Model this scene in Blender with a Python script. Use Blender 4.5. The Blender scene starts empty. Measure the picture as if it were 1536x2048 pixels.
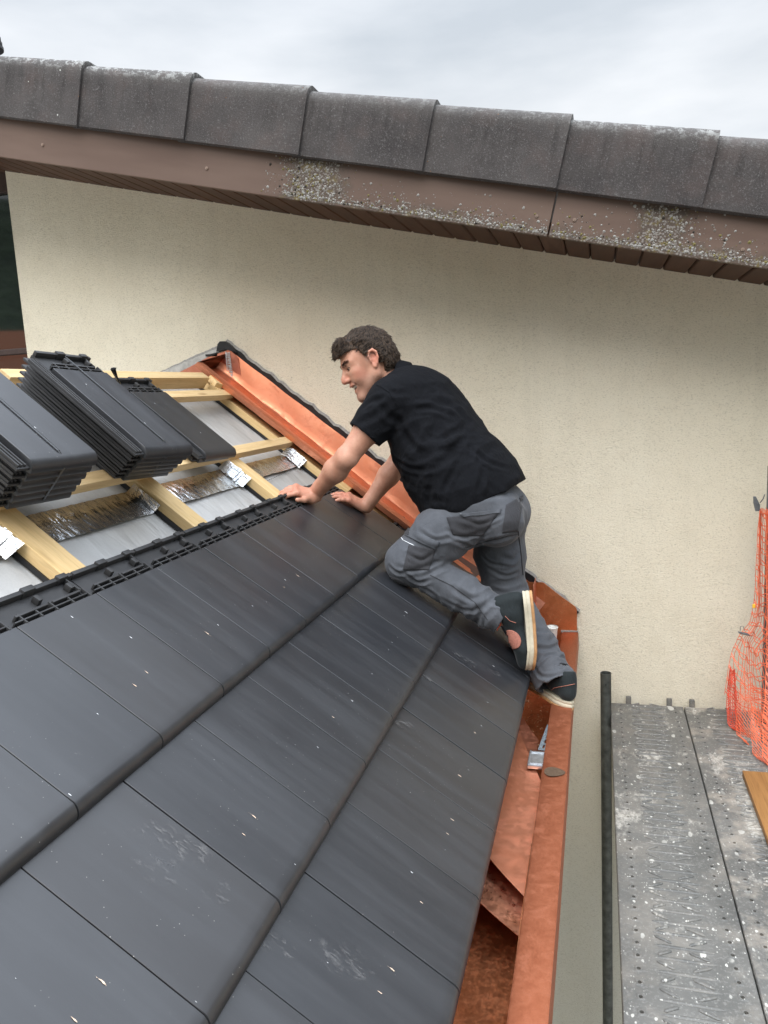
import bpy, bmesh, math, random
import numpy as np
from mathutils import Vector, Matrix
random.seed(7)
rng = np.random.default_rng(7)
SC = bpy.context.scene
COL = SC.collection

# ---------------------------------------------------------------- camera
CAM_POS = (1.080517, -1.202304, 0.431294)
CR = Vector((0.96328952, 0.26361097, -0.05081880))
CD = Vector((-0.00735159, -0.16332153, -0.98654550))
CF = Vector((-0.26836402, 0.95070255, -0.15538796))
cam_data = bpy.data.cameras.new("camera")
cam = bpy.data.objects.new("camera", cam_data)
COL.objects.link(cam)
mrot = Matrix((CR, -CD, -CF)).transposed()
cam.matrix_world = Matrix.Translation(CAM_POS) @ mrot.to_4x4()
cam_data.sensor_fit = 'VERTICAL'
cam_data.sensor_height = 32.0
cam_data.lens = 32.0 * 1539.03 / 2048.0
cam_data.clip_start = 0.02
cam_data.clip_end = 2000
SC.camera = cam
SC.render.resolution_x = 768
SC.render.resolution_y = 1024

# ---------------------------------------------------------------- sky, sun, exposure
SUN_EL, SUN_AZ = math.radians(50), math.radians(190)
W = bpy.data.worlds.new("World")
SC.world = W
W.use_nodes = True
wt = W.node_tree
for n in list(wt.nodes): wt.nodes.remove(n)
wo = wt.nodes.new('ShaderNodeOutputWorld')
bg = wt.nodes.new('ShaderNodeBackground')
sky = wt.nodes.new('ShaderNodeTexSky'); sky.sky_type = 'NISHITA'; sky.sun_disc = False
sky.sun_elevation = SUN_EL; sky.sun_rotation = SUN_AZ
tc = wt.nodes.new('ShaderNodeTexCoord')
mp = wt.nodes.new('ShaderNodeMapping'); mp.inputs['Scale'].default_value = (1.0, 1.0, 3.4)
nz = wt.nodes.new('ShaderNodeTexNoise'); nz.inputs['Scale'].default_value = 1.7; nz.inputs['Detail'].default_value = 7; nz.inputs['Roughness'].default_value = .5
wt.links.new(tc.outputs['Generated'], mp.inputs['Vector']); wt.links.new(mp.outputs[0], nz.inputs['Vector'])
cr = wt.nodes.new('ShaderNodeValToRGB')
cr.color_ramp.elements[0].position = .40; cr.color_ramp.elements[0].color = (.47, .50, .525, 1)
cr.color_ramp.elements[1].position = .60; cr.color_ramp.elements[1].color = (.69, .70, .71, 1)
wt.links.new(nz.outputs[0], cr.inputs[0])
sep = wt.nodes.new('ShaderNodeSeparateXYZ'); wt.links.new(tc.outputs['Generated'], sep.inputs[0])
mr = wt.nodes.new('ShaderNodeMapRange')      # an overcast sky is about three times brighter overhead
mr.inputs['From Min'].default_value = .42; mr.inputs['From Max'].default_value = .80
mr.inputs['To Min'].default_value = 1.0; mr.inputs['To Max'].default_value = 5.0
wt.links.new(sep.outputs[2], mr.inputs[0])
vm = wt.nodes.new('ShaderNodeVectorMath'); vm.operation = 'SCALE'
mb = wt.nodes.new('ShaderNodeMapRange'); mb.inputs[1].default_value = .3; mb.inputs[2].default_value = .75; wt.links.new(sep.outputs[2], mb.inputs[0])
mc = wt.nodes.new('ShaderNodeMix'); mc.data_type = 'RGBA'; mc.blend_type = 'MULTIPLY'; mc.inputs[7].default_value = (.92, .985, 1.09, 1)
wt.links.new(mb.outputs[0], mc.inputs[0]); wt.links.new(cr.outputs[0], mc.inputs[6]); wt.links.new(mc.outputs[2], vm.inputs[0]); wt.links.new(mr.outputs[0], vm.inputs['Scale'])
v2 = wt.nodes.new('ShaderNodeVectorMath'); v2.operation = 'SCALE'; v2.inputs['Scale'].default_value = .10
wt.links.new(sky.outputs[0], v2.inputs[0])
mx = wt.nodes.new('ShaderNodeMix'); mx.data_type = 'RGBA'; mx.inputs[0].default_value = .90
wt.links.new(v2.outputs[0], mx.inputs[6]); wt.links.new(vm.outputs[0], mx.inputs[7])
wt.links.new(mx.outputs[2], bg.inputs[0]); bg.inputs[1].default_value = 1.0
wt.links.new(bg.outputs[0], wo.inputs[0])

sd = bpy.data.lights.new("sun", 'SUN'); sd.energy = 1.3; sd.angle = math.radians(40); sd.color = (1, .94, .85)
sun = bpy.data.objects.new("sun", sd); COL.objects.link(sun)
_d = Vector((math.sin(SUN_AZ)*math.cos(SUN_EL), math.cos(SUN_AZ)*math.cos(SUN_EL), math.sin(SUN_EL)))
sun.rotation_euler = _d.to_track_quat('Z', 'Y').to_euler(); sun.location = (0, 0, 8)
SC.view_settings.view_transform = 'Standard'; SC.view_settings.look = 'None'
SC.view_settings.gamma = 1; SC.view_settings.exposure = 0.60

# ---------------------------------------------------------------- material helper
class T:
    def __init__(s, name, rough=.6, metal=0, color=(.5, .5, .5), spec=.5):
        s.m = bpy.data.materials.new(name); s.m.use_nodes = True
        s.t = s.m.node_tree; s.b = s.t.nodes['Principled BSDF']
        s.b.inputs['Base Color'].default_value = (*color, 1)
        s.b.inputs['Roughness'].default_value = rough
        s.b.inputs['Metallic'].default_value = metal
        s.b.inputs['Specular IOR Level'].default_value = spec
        s._c = None
    def n(s, typ): return s.t.nodes.new(typ)
    def lk(s, a, b): s.t.links.new(a, b)
    def setin(s, sock, v):
        if hasattr(v, 'is_linked') or isinstance(v, bpy.types.NodeSocket): s.lk(v, sock)
        else:
            if isinstance(v, tuple) and len(v) == 3 and sock.type == 'RGBA': v = (*v, 1)
            sock.default_value = v
    def co(s, scale=(1, 1, 1), rand=False, loc=(0, 0, 0), rot=(0, 0, 0)):
        c = s.n('ShaderNodeTexCoord').outputs['Object']
        if rand:
            oi = s.n('ShaderNodeObjectInfo'); a = s.n('ShaderNodeVectorMath'); a.operation = 'ADD'
            m = s.n('ShaderNodeMath'); m.operation = 'MULTIPLY'; m.inputs[1].default_value = 37.
            s.lk(oi.outputs['Random'], m.inputs[0]); s.lk(c, a.inputs[0]); s.lk(m.outputs[0], a.inputs[1]); c = a.outputs[0]
        mp = s.n('ShaderNodeMapping'); s.lk(c, mp.inputs[0]); mp.inputs['Scale'].default_value = scale
        mp.inputs['Location'].default_value = loc; mp.inputs['Rotation'].default_value = rot
        return mp.outputs[0]
    def noise(s, c, scale, detail=4, rough=.55, dist=0):
        n = s.n('ShaderNodeTexNoise'); s.lk(c, n.inputs['Vector']); n.inputs['Scale'].default_value = scale
        n.inputs['Detail'].default_value = detail; n.inputs['Roughness'].default_value = rough; n.inputs['Distortion'].default_value = dist
        return n.outputs[0]
    def vor(s, c, scale, out='Distance', rnd=1):
        n = s.n('ShaderNodeTexVoronoi'); s.lk(c, n.inputs['Vector']); n.inputs['Scale'].default_value = scale; n.inputs['Randomness'].default_value = rnd
        return n.outputs[out]
    def ramp(s, f, *st):
        r = s.n('ShaderNodeValToRGB'); s.lk(f, r.inputs[0]); e = r.color_ramp.elements
        while len(e) < len(st): e.new(.5)
        for i, (p, c) in enumerate(st):
            e[i].position = p; e[i].color = (c, c, c, 1) if not isinstance(c, tuple) else (*c, 1)
        return r.outputs[0]
    def mix(s, f, a, b, mode='MIX'):
        m = s.n('ShaderNodeMix'); m.data_type = 'RGBA'; m.blend_type = mode
        s.setin(m.inputs[0], f); s.setin(m.inputs[6], a); s.setin(m.inputs[7], b); return m.outputs[2]
    def ma(s, op, a, b=0., clamp=False):
        m = s.n('ShaderNodeMath'); m.operation = op; s.setin(m.inputs[0], a); s.setin(m.inputs[1], b); m.use_clamp = clamp; return m.outputs[0]
    def xyz(s, c):
        n = s.n('ShaderNodeSeparateXYZ'); s.lk(c, n.inputs[0]); return n.outputs
    def rng(s, v, a, b, c=0., d=1.):
        n = s.n('ShaderNodeMapRange'); s.setin(n.inputs[0], v); n.inputs[1].default_value = a; n.inputs[2].default_value = b
        n.inputs[3].default_value = c; n.inputs[4].default_value = d; return n.outputs[0]
    def rand(s): return s.n('ShaderNodeObjectInfo').outputs['Random']
    def bump(s, h, strength=.3, dist=.01, prev=None):
        n = s.n('ShaderNodeBump'); n.inputs['Strength'].default_value = strength; n.inputs['Distance'].default_value = dist
        s.lk(h, n.inputs['Height'])
        if prev is not None: s.lk(prev, n.inputs['Normal'])
        return n.outputs[0]
    def base(s, v): s.setin(s.b.inputs['Base Color'], v)
    def ro(s, v): s.setin(s.b.inputs['Roughness'], v)
    def me(s, v): s.setin(s.b.inputs['Metallic'], v)
    def no(s, v): s.setin(s.b.inputs['Normal'], v)
    def al(s, v): s.setin(s.b.inputs['Alpha'], v)

# ---------------------------------------------------------------- object helpers
def tag(o, label=None, cat=None, group=None, kind=None):
    if label: o['label'] = label
    if cat: o['category'] = cat
    if group: o['group'] = group
    if kind: o['kind'] = kind
    return o
def empty(name, label=None, cat=None, group=None, loc=(0, 0, 0), rot=(0, 0, 0)):
    o = bpy.data.objects.new(name, None); COL.objects.link(o); o.location = loc; o.rotation_euler = rot
    o.empty_display_size = .05
    return tag(o, label, cat, group)
def mesh(name, V, Fc, mats=None, parent=None, mi=None, smooth=False, auto=None):
    me = bpy.data.meshes.new(name)
    me.from_pydata([tuple(map(float, v)) for v in V], [], [tuple(map(int, f)) for f in Fc])
    o = bpy.data.objects.new(name, me); COL.objects.link(o)
    for m in (mats if isinstance(mats, (list, tuple)) else [mats]):
        if m: me.materials.append(m.m if isinstance(m, T) else m)
    if mi is not None: me.polygons.foreach_set('material_index', [int(i) for i in mi])
    if smooth or auto: me.polygons.foreach_set('use_smooth', [True]*len(me.polygons))
    me.update()
    if auto:
        try: me.set_sharp_from_angle(angle=math.radians(auto))
        except Exception: pass
    if parent: o.parent = parent
    return o
class G:
    """collects geometry"""
    def __init__(s): s.V = []; s.F = []; s.M = []
    def add(s, V, Fc, mi=0):
        b = len(s.V); s.V += [tuple(v) for v in V]; s.F += [tuple(b+i for i in f) for f in Fc]; s.M += [mi]*len(Fc); return s
    def box(s, x0, x1, y0, y1, z0, z1, mi=0, c=0., X=None):
        # box with chamfer c
        if c <= 0:
            V = [(x, y, z) for z in (z0, z1) for y in (y0, y1) for x in (x0, x1)]
            Fc = [(0, 2, 3, 1), (4, 5, 7, 6), (0, 1, 5, 4), (2, 6, 7, 3), (0, 4, 6, 2), (1, 3, 7, 5)]
        else:
            bm = bmesh.new(); bmesh.ops.create_cube(bm, size=1)
            for v in bm.verts: v.co = Vector(((x0+x1)/2+v.co.x*(x1-x0), (y0+y1)/2+v.co.y*(y1-y0), (z0+z1)/2+v.co.z*(z1-z0)))
            bmesh.ops.bevel(bm, geom=bm.edges[:], offset=c, segments=2, profile=.6, affect='EDGES')
            bm.verts.index_update(); V = [v.co[:] for v in bm.verts]; Fc = [[v.index for v in f.verts] for f in bm.faces]; bm.free()
        if X is not None: V = [tuple(X @ Vector(v)) for v in V]
        return s.add(V, Fc, mi)
    def tube(s, pts, r, n=8, mi=0, cap=True, flat=1., up=None):
        pts = [Vector(p) for p in pts]; R = r if isinstance(r, (list, tuple)) else [r]*len(pts)
        V = []; Fc = []
        pu = None
        for i, p in enumerate(pts):
            t = (pts[min(i+1, len(pts)-1)]-pts[max(i-1, 0)])
            t = t.normalized() if t.length > 1e-9 else Vector((0, 0, 1))
            if up is not None: a = Vector(up)
            elif pu is not None: a = pu
            else: a = Vector((0, 0, 1)) if abs(t.z) < .9 else Vector((1, 0, 0))
            e1 = (a - t*a.dot(t)); e1 = e1.normalized() if e1.length > 1e-6 else Vector((1, 0, 0)).cross(t).normalized()
            pu = e1; e2 = t.cross(e1)
            for k in range(n):
                an = 2*math.pi*k/n
                V.append(p + e1*math.cos(an)*R[i]*flat + e2*math.sin(an)*R[i])
        for i in range(len(pts)-1):
            for k in range(n):
                Fc.append((i*n+k, i*n+(k+1) % n, (i+1)*n+(k+1) % n, (i+1)*n+k))
        if cap:
            Fc.append(tuple(range(n-1, -1, -1))); Fc.append(tuple(range((len(pts)-1)*n, len(pts)*n)))
        return s.add(V, Fc, mi)
    def prism(s, poly, axis, a0, a1, mi=0):
        # poly: list of 2D points; axis 0 -> (y,z) extruded in x ; 1 -> (x,z) in y ; 2 -> (x,y) in z
        def P(p, a):
            return (a, p[0], p[1]) if axis == 0 else ((p[0], a, p[1]) if axis == 1 else (p[0], p[1], a))
        n = len(poly); V = [P(p, a0) for p in poly]+[P(p, a1) for p in poly]
        Fc = [(i, (i+1) % n, n+(i+1) % n, n+i) for i in range(n)] + [tuple(range(n-1, -1, -1)), tuple(range(n, 2*n))]
        return s.add(V, Fc, mi)
    def sheet(s, prof, axis, a0, a1, th=.001, seg=1, mi=0, wob=None):
        # open profile given thickness, extruded along an axis
        pr = [Vector((p[0], p[1])) for p in prof]; nn = []
        for i in range(len(pr)):
            t = (pr[min(i+1, len(pr)-1)]-pr[max(i-1, 0)]).normalized(); nn.append(Vector((-t.y, t.x)))
        full = pr + [p-q*th for p, q in zip(pr, nn)][::-1]
        n = len(full); V = []
        for k in range(seg+1):
            a = a0+(a1-a0)*k/seg
            for j, p in enumerate(full):
                q = (p.x, p.y)
                if wob: q = wob(a, j, q)
                V.append((a, q[0], q[1]) if axis == 0 else ((q[0], a, q[1]) if axis == 1 else (q[0], q[1], a)))
        Fc = [(k*n+j, k*n+(j+1) % n, (k+1)*n+(j+1) % n, (k+1)*n+j) for k in range(seg) for j in range(n)]
        Fc += [tuple(range(n-1, -1, -1)), tuple(range(seg*n, seg*n+n))]
        return s.add(V, Fc, mi)
    def obj(s, name, mats, parent=None, smooth=False, auto=None, fix=True):
        o = mesh(name, s.V, s.F, mats, parent, s.M, smooth, auto)
        if fix:
            bm = bmesh.new(); bm.from_mesh(o.data); bmesh.ops.recalc_face_normals(bm, faces=bm.faces); bm.to_mesh(o.data); bm.free()
            if auto:
                try: o.data.set_sharp_from_angle(angle=math.radians(auto))
                except Exception: pass
        return o
TH = 0.6712186357515987
SV = Vector((math.cos(TH), 0, -math.sin(TH))); NV = Vector((math.sin(TH), 0, math.cos(TH)))
def rs(s, y, h): return SV*s + NV*h + Vector((0, y, 0))
# ================================================================= MATERIALS
def m_stucco():
    t = T('stucco', .92, spec=.2); c = t.co()
    c2 = t.co((1.15, 1, 1)); big = t.noise(c, 1.3, 3); mid = t.noise(c2, 9, 4)
    gr = t.noise(t.co((.7, 1, 1.3)), 190, 5, .66, .6); gr2 = t.noise(c, 60, 3, .6)
    col = t.mix(t.ramp(big, (.3, 0.), (.75, 1.)), (.74, .665, .515), (.80, .735, .59))
    col = t.mix(t.ma('MULTIPLY', t.ramp(mid, (.35, 1.), (.6, 0.)), .10), col, (.42, .38, .30))
    z = t.xyz(c)[2]
    # grey shade low beside the scaffold planks, painted into the wall colour
    lowshade = t.ma('ADD', t.rng(z, -1.0, -2.1), t.ma('MULTIPLY', t.ma('SUBTRACT', mid, .5), .5), True)
    col = t.mix(t.ma('MULTIPLY', lowshade, .55), col, (.50, .505, .47))
    stk = t.ramp(t.noise(t.co((5.5, 1, .22)), 2.2, 5, .6), (.52, 0.), (.72, 1.)); col = t.mix(t.ma('MULTIPLY', stk, .10), col, (.40, .36, .29))
    spt = t.ramp(t.vor(c, 5.5), (.012, 1.), (.018, 0.)); col = t.mix(t.ma('MULTIPLY', spt, .5), col, (.20, .16, .12))
    pit = t.ramp(gr, (.36, 1.), (.47, 0.))
    col = t.mix(t.ma('MULTIPLY', pit, .40), col, (.30, .26, .19))
    t.base(col)
    h = t.ma('ADD', t.ma('MULTIPLY', gr, .8), t.ma('MULTIPLY', gr2, .35))
    t.no(t.bump(h, 1.0, .006)); return t
def m_tile():
    t = T('roof_tile_glaze', .38, spec=.66); c = t.co((1, 1, 1), rand=True)
    cs = t.co((1.0, 9, 9), rand=True)
    str_ = t.noise(cs, 2.2, 5, .6); cl = t.noise(c, 7, 4, .6); fine = t.noise(c, 420, 2)
    r = t.rand()
    a = t.mix(r, (.0140, .0153, .0182), (.0215, .0200, .0203))
    a = t.mix(t.ma('MULTIPLY', t.ramp(str_, (.42, 0.), (.7, 1.)), .4), a, (.040, .041, .044))
    dust = t.ramp(t.noise(c, 26, 6, .7), (.66, 0.), (.82, 1.))
    a = t.mix(t.ma('MULTIPLY', dust, .16), a, (.17, .16, .15))
    sp = t.ramp(t.vor(c, 70), (.040, 1.), (.07, 0.)); spm = t.ramp(t.noise(c, 4, 2), (.44, 0.), (.62, 1.))
    a = t.mix(t.ma('MULTIPLY', t.ma('MULTIPLY', sp, spm), .8), a, (.34, .32, .29))
    t.base(a)
    t.ro(t.ma('ADD', t.ma('MULTIPLY', str_, .14), t.ma('ADD', .28, t.ma('MULTIPLY', cl, .14))))
    b = t.bump(fine, .10, .0006); t.no(t.bump(str_, .10, .003, b)); return t
def m_tile_edge():
    t = T('tile_rib_clay', .55, spec=.4); c = t.co(rand=True)
    t.base(t.mix(t.noise(c, 30, 4), (.018, .018, .019), (.045, .043, .042))); t.no(t.bump(t.noise(c, 300, 3), .25, .001)); return t
def m_chip(name, c1, c2):
    t = T(name, .85); c = t.co(rand=True); t.base(t.mix(t.noise(c, 300, 3), c1, c2)); return t
def m_dust():
    t = T('dry_shoe_dust', .95, color=(.26, .25, .24), spec=.1); c = t.co()
    a = t.ramp(t.noise(t.co((1, 2.6, 1), rot=(0, 0, .9)), 42, 4, .6, .8), (.50, 0.), (.60, 1.))
    n = t.ramp(t.noise(c, 26, 4), (.42, 0.), (.62, 1.)); f = t.ramp(t.noise(c, 500, 2), (.3, .3), (.6, 1.))
    e = t.n('ShaderNodeVertexColor'); e.layer_name = 'fade'
    al = t.ma('MULTIPLY', t.ma('MULTIPLY', a, n), t.ma('MULTIPLY', f, e.outputs['Color']))
    t.al(t.ma('MULTIPLY', al, .42)); return t
def m_wood(name, c1, c2, ax=1, sc=1.):
    t = T(name, .62, spec=.3)
    k = [14, 14, 14]; k[ax] = .9
    c = t.co(tuple(k), rand=True); n = t.noise(c, 3.2*sc, 6, .62, .6)
    w = t.noise(t.co(tuple(q*5 for q in k), rand=True), 4, 3, .6)
    col = t.mix(t.ramp(n, (.3, 0.), (.7, 1.)), c1, c2)
    col = t.mix(t.ma('MULTIPLY', t.ramp(w, (.5, 0.), (.75, 1.)), .35), col, tuple(x*.55 for x in c1))
    kn = t.ramp(t.vor(t.co(tuple(3.2 if i == ax else 13 for i in range(3)), rand=True), 1.0), (.10, 1.), (.19, 0.))
    col = t.mix(t.ma('MULTIPLY', kn, .6), col, (.20, .09, .03))
    t.base(col); t.no(t.bump(w, .35, .0012)); return t
def m_copper(name, c1, c2, r0, r1, dirt=.3, dc=(.16, .05, .03), sc=6, bm=.15, met=1.):
    t = T(name, .35, met); c = t.co(); n = t.noise(c, sc, 5, .6, .4); n2 = t.noise(c, sc*6, 4, .65)
    col = t.mix(t.ramp(n, (.3, 0.), (.7, 1.)), c1, c2)
    d = t.ramp(t.ma('ADD', t.ma('MULTIPLY', n, .6), t.ma('MULTIPLY', n2, .4)), (.5, 0.), (.68, 1.))
    col = t.mix(t.ma('MULTIPLY', d, dirt), col, dc); t.base(col)
    scr = t.ramp(t.noise(t.co((1, .06, 1), rot=(0, 0, .9)), 160, 2), (.70, 0.), (.78, 1.))
    t.ro(t.ma('ADD', t.rng(n2, .3, .7, r0, r1), t.ma('MULTIPLY', d, .2)))
    h = t.ma('ADD', n, t.ma('MULTIPLY', scr, .05))
    t.no(t.bump(h, bm, .01)); return t
def m_membrane():
    t = T('grey_roof_underlay', .5, color=(.4, .4, .41), spec=.5); c = t.co()
    n = t.noise(t.co((1, 2.5, 1), rot=(0, 0, .6)), 3.2, 3, .5, .5); f = t.noise(c, 260, 3, .7)
    col = t.mix(t.ramp(n, (.3, 0.), (.7, 1.)), (.39, .38, .36), (.50, .49, .47))
    t.base(t.mix(t.ma('MULTIPLY', t.ramp(f, (.4, 0.), (.6, 1.)), .15), col, (.25, .25, .25)))
    t.no(t.bump(n, .8, .03, t.bump(f, .25, .001))); return t
def m_foil(name='silver_foil', tint=(.78, .76, .73), rough=.12, st=.45):
    t = T(name, rough, 1., tint); c = t.co((1.0, 5.5, 1), rot=(0, 0, .35))
    n = t.noise(c, 5.5, 4, .6, 1.6); n2 = t.noise(t.co(), 40, 4, .6, .8)
    t.no(t.bump(n, st, .02, t.bump(n2, .35, .003))); return t
def m_fascia():
    t = T('brown_painted_fascia', .55, spec=.35); c = t.co(); X = t.xyz(c)
    n = t.noise(t.co((.5, 1, 3)), 3.0, 5); f = t.noise(c, 150, 3, .7)
    col = t.mix(t.ramp(n, (.3, 0.), (.7, 1.)), (.108, .067, .050), (.145, .095, .072))
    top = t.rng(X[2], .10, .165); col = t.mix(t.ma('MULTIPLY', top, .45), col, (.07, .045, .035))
    # lichen: along the lower edge to the right, and two patches over the full height
    lowr = t.ma('MULTIPLY', t.rng(X[2], .075, .0), t.ma('ADD', .55, t.ma('MULTIPLY', t.rng(X[0], 1.8, 3.2), .45)))
    def patch(x0, w):
        d = t.ma('ABSOLUTE', t.ma('SUBTRACT', X[0], x0)); return t.rng(d, w, w*.35)
    p = t.ma('MAXIMUM', patch(1.90, .19), patch(3.24, .13))
    pn = t.noise(c, 9, 6, .75)
    m = t.ma('MAXIMUM', lowr, p); m = t.ma('ADD', m, t.ma('MULTIPLY', t.ma('SUBTRACT', pn, .56), 2.0))
    m = t.ma('MULTIPLY', m, t.rng(X[0], 1.66, 1.80))
    v = t.vor(c, 105); sp = t.ramp(v, (.30, 1.), (.50, 0.)); sel = t.ramp(t.vor(c, 105, 'Color'), (.30, 0.), (.36, 1.))
    v2 = t.ramp(t.vor(t.co(loc=(3, 1, 2)), 42), (.26, 1.), (.36, 0.)); sel2 = t.ramp(t.vor(t.co(loc=(3, 1, 2)), 42, 'Color'), (.58, 0.), (.62, 1.))
    dk = t.ramp(m, (.22, 0.), (.60, 1.)); col = t.mix(t.ma('MULTIPLY', dk, .62), col, (.062, .050, .038))
    ye = t.ma('MULTIPLY', t.ramp(t.noise(c, 28, 3), (.54, 0.), (.66, 1.)), t.ramp(m, (.4, 0.), (.7, 1.)))
    col = t.mix(t.ma('MULTIPLY', ye, .6), col, (.17, .13, .035))
    lm = t.ramp(m, (.46, 0.), (.66, 1.)); s1 = t.ma('MULTIPLY', t.ma('MULTIPLY', sp, sel), lm)
    s2 = t.ma('MULTIPLY', t.ma('MULTIPLY', v2, sel2), t.ramp(m, (.40, 0.), (.56, 1.)))
    li = t.ma('MAXIMUM', s1, s2)
    li = t.ma('MULTIPLY', li, .35)
    col = t.mix(t.ma('MULTIPLY', li, .92), col, t.mix(t.noise(c, 60, 2), (.36, .33, .30), (.60, .59, .56)))
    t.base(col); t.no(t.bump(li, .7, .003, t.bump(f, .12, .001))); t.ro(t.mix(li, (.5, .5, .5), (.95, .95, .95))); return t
def m_soffit():
    t = T('dark_stained_soffit', .6, spec=.25); c = t.co((7, .8, 7)); n = t.noise(c, 6, 5, .65, .5)
    pl = t.n('ShaderNodeTexWhiteNoise'); pl.noise_dimensions = '1D'
    t.lk(t.ma('FLOOR', t.ma('DIVIDE', t.xyz(t.co())[0], .1)), pl.inputs['W'])
    a = t.mix(t.ramp(n, (.3, 0.), (.7, 1.)), (.055, .026, .016), (.105, .052, .032))
    t.base(t.mix(t.ma('MULTIPLY', pl.outputs[0], .5), a, (.040, .020, .013))); t.no(t.bump(n, .3, .002)); return t
def m_verge():
    t = T('weathered_concrete_tile', .85, spec=.3); c = t.co(rand=True); X = t.xyz(t.co())
    n = t.noise(c, 5, 5, .6); st = t.noise(t.co((9, 9, .7), rand=True), 3.0, 4, .6); f = t.noise(c, 150, 5, .85)
    col = t.mix(t.ramp(n, (.3, 0.), (.7, 1.)), (.048, .042, .041), (.088, .078, .074))
    col = t.mix(t.ma('MULTIPLY', t.ma('MULTIPLY', t.ramp(st, (.48, 0.), (.66, 1.)), t.rng(X[2], .20, .30)), .45), col, (.026, .022, .021))
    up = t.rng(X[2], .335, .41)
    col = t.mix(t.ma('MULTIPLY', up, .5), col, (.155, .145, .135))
    col = t.mix(t.ma('MULTIPLY', t.ramp(t.noise(c, 9, 4), (.5, 0.), (.7, 1.)), .3), col, (.12, .085, .075))
    sp = t.ramp(f, (.55, 0.), (.66, 1.)); col = t.mix(t.ma('MULTIPLY', sp, .5), col, (.30, .29, .28))
    sd = t.ramp(f, (.30, 1.), (.40, 0.)); col = t.mix(t.ma('MULTIPLY', sd, .5), col, (.02, .018, .018))
    rm = t.ramp(t.rand(), (.18, 0.), (.55, 1.))
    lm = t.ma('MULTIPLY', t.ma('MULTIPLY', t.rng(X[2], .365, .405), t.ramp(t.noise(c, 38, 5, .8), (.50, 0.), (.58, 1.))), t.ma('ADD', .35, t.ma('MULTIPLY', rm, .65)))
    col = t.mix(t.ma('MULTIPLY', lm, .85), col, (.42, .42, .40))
    v = t.ramp(t.vor(c, 26), (.07, 1.), (.10, 0.)); vs = t.ramp(t.vor(c, 26, 'Color'), (.84, 0.), (.86, 1.))
    col = t.mix(t.ma('MULTIPLY', v, vs), col, (.55, .54, .50))
    vo = t.ramp(t.vor(t.co(rand=True, loc=(5, 5, 5)), 40), (.06, 1.), (.10, 0.)); vos = t.ramp(t.vor(t.co(rand=True, loc=(5, 5, 5)), 40, 'Color'), (.80, 0.), (.83, 1.))
    col = t.mix(t.ma('MULTIPLY', t.ma('MULTIPLY', vo, vos), .8), col, (.22, .09, .02))
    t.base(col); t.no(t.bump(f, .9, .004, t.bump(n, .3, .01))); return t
def m_deck(name, beige):
    t = T(name, .5, .0, spec=.45); c = t.co(rand=True)
    n = t.noise(c, 4, 4); f = t.noise(c, 120, 4, .7)
    g = t.mix(t.ramp(n, (.3, 0.), (.7, 1.)), (.082, .081, .074), (.138, .133, .120))
    g = t.mix(t.ma('MULTIPLY', t.ramp(t.noise(c, 7, 5, .7), (.48, 0.), (.64, 1.)), beige), g, (.26, .23, .19))
    g = t.mix(t.ma('MULTIPLY', t.ramp(f, (.52, 0.), (.68, 1.)), .45), g, (.27, .26, .24))
    for sc, th, k, loc in ((150, .22, .74, 1), (62, .20, .66, 2), (26, .19, .72, 3), (13, .17, .80, 4)):
        cc = t.co((1, .62, 1), rand=True, loc=(loc, loc*2, 0))
        dn = t.n('ShaderNodeVectorMath'); dn.operation = 'ADD'; nn = t.n('ShaderNodeTexNoise'); nn.inputs['Scale'].default_value = sc*1.3
        t.lk(cc, nn.inputs['Vector']); sc_ = t.n('ShaderNodeVectorMath'); sc_.operation = 'SCALE'; sc_.inputs['Scale'].default_value = .55/sc
        t.lk(nn.outputs['Color'], sc_.inputs[0]); t.lk(cc, dn.inputs[0]); t.lk(sc_.outputs[0], dn.inputs[1])
        vd = t.ramp(t.vor(dn.outputs[0], sc), (th, 1.), (th*1.25, 0.)); vs = t.ramp(t.vor(dn.outputs[0], sc, 'Color'), (k-.02, 0.), (k+.02, 1.))
        g = t.mix(t.ma('MULTIPLY', t.ma('MULTIPLY', vd, vs), t.rng(t.noise(t.co(rand=True, loc=(9, loc, 0)), 6, 3), .38, .56, .25, .95)), g, t.mix(t.noise(c, 90, 2), (.38, .36, .31), (.58, .57, .52)))
    pm = t.ramp(t.noise(t.co((1, .5, 1), rand=True), 5.5, 7, .72), (.56, 0.), (.64, 1.)); g = t.mix(t.ma('MULTIPLY', t.ma('MULTIPLY', pm, t.ramp(f, (.38, .3), (.55, 1.))), .8), g, (.50, .47, .41))
    t.base(g); t.no(t.bump(f, .25, .002)); return t
def m_glass():
    t = T('dark_window_glass', .03, 0, (.008, .012, .010), spec=.9); return t
def simple(name, col, rough=.5, metal=0, var=.25, sc=40, bump=.15, bd=.001, spec=.5):
    t = T(name, rough, metal, spec=spec); c = t.co(rand=True); n = t.noise(c, sc, 4, .6)
    t.base(t.mix(t.ramp(n, (.3, 0.), (.7, 1.)), tuple(x*(1-var) for x in col), tuple(min(1, x*(1+var)) for x in col)))
    if bump: t.no(t.bump(n, bump, bd))
    return t
STUCCO = m_stucco(); TILE = m_tile(); TRIB = m_tile_edge(); TAN = m_chip('tan_clay_scrape', (.42, .27, .17), (.70, .58, .46)); WHT = m_chip('white_chip', (.5, .5, .5), (.8, .8, .78))
DUST = m_dust(); PINE = m_wood('pine_batten', (.56, .38, .18), (.72, .53, .29)); PINE_S = m_wood('pine_counter_batten', (.58, .39, .17), (.72, .52, .27), ax=0)
COP = m_copper('bright_copper', (.64, .235, .125), (.73, .32, .195), .42, .56, .45, (.42, .14, .08), bm=.035)
COPD = m_copper('handled_copper', (.62, .235, .16), (.80, .34, .22), .30, .50, .5, (.22, .08, .06))
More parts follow.
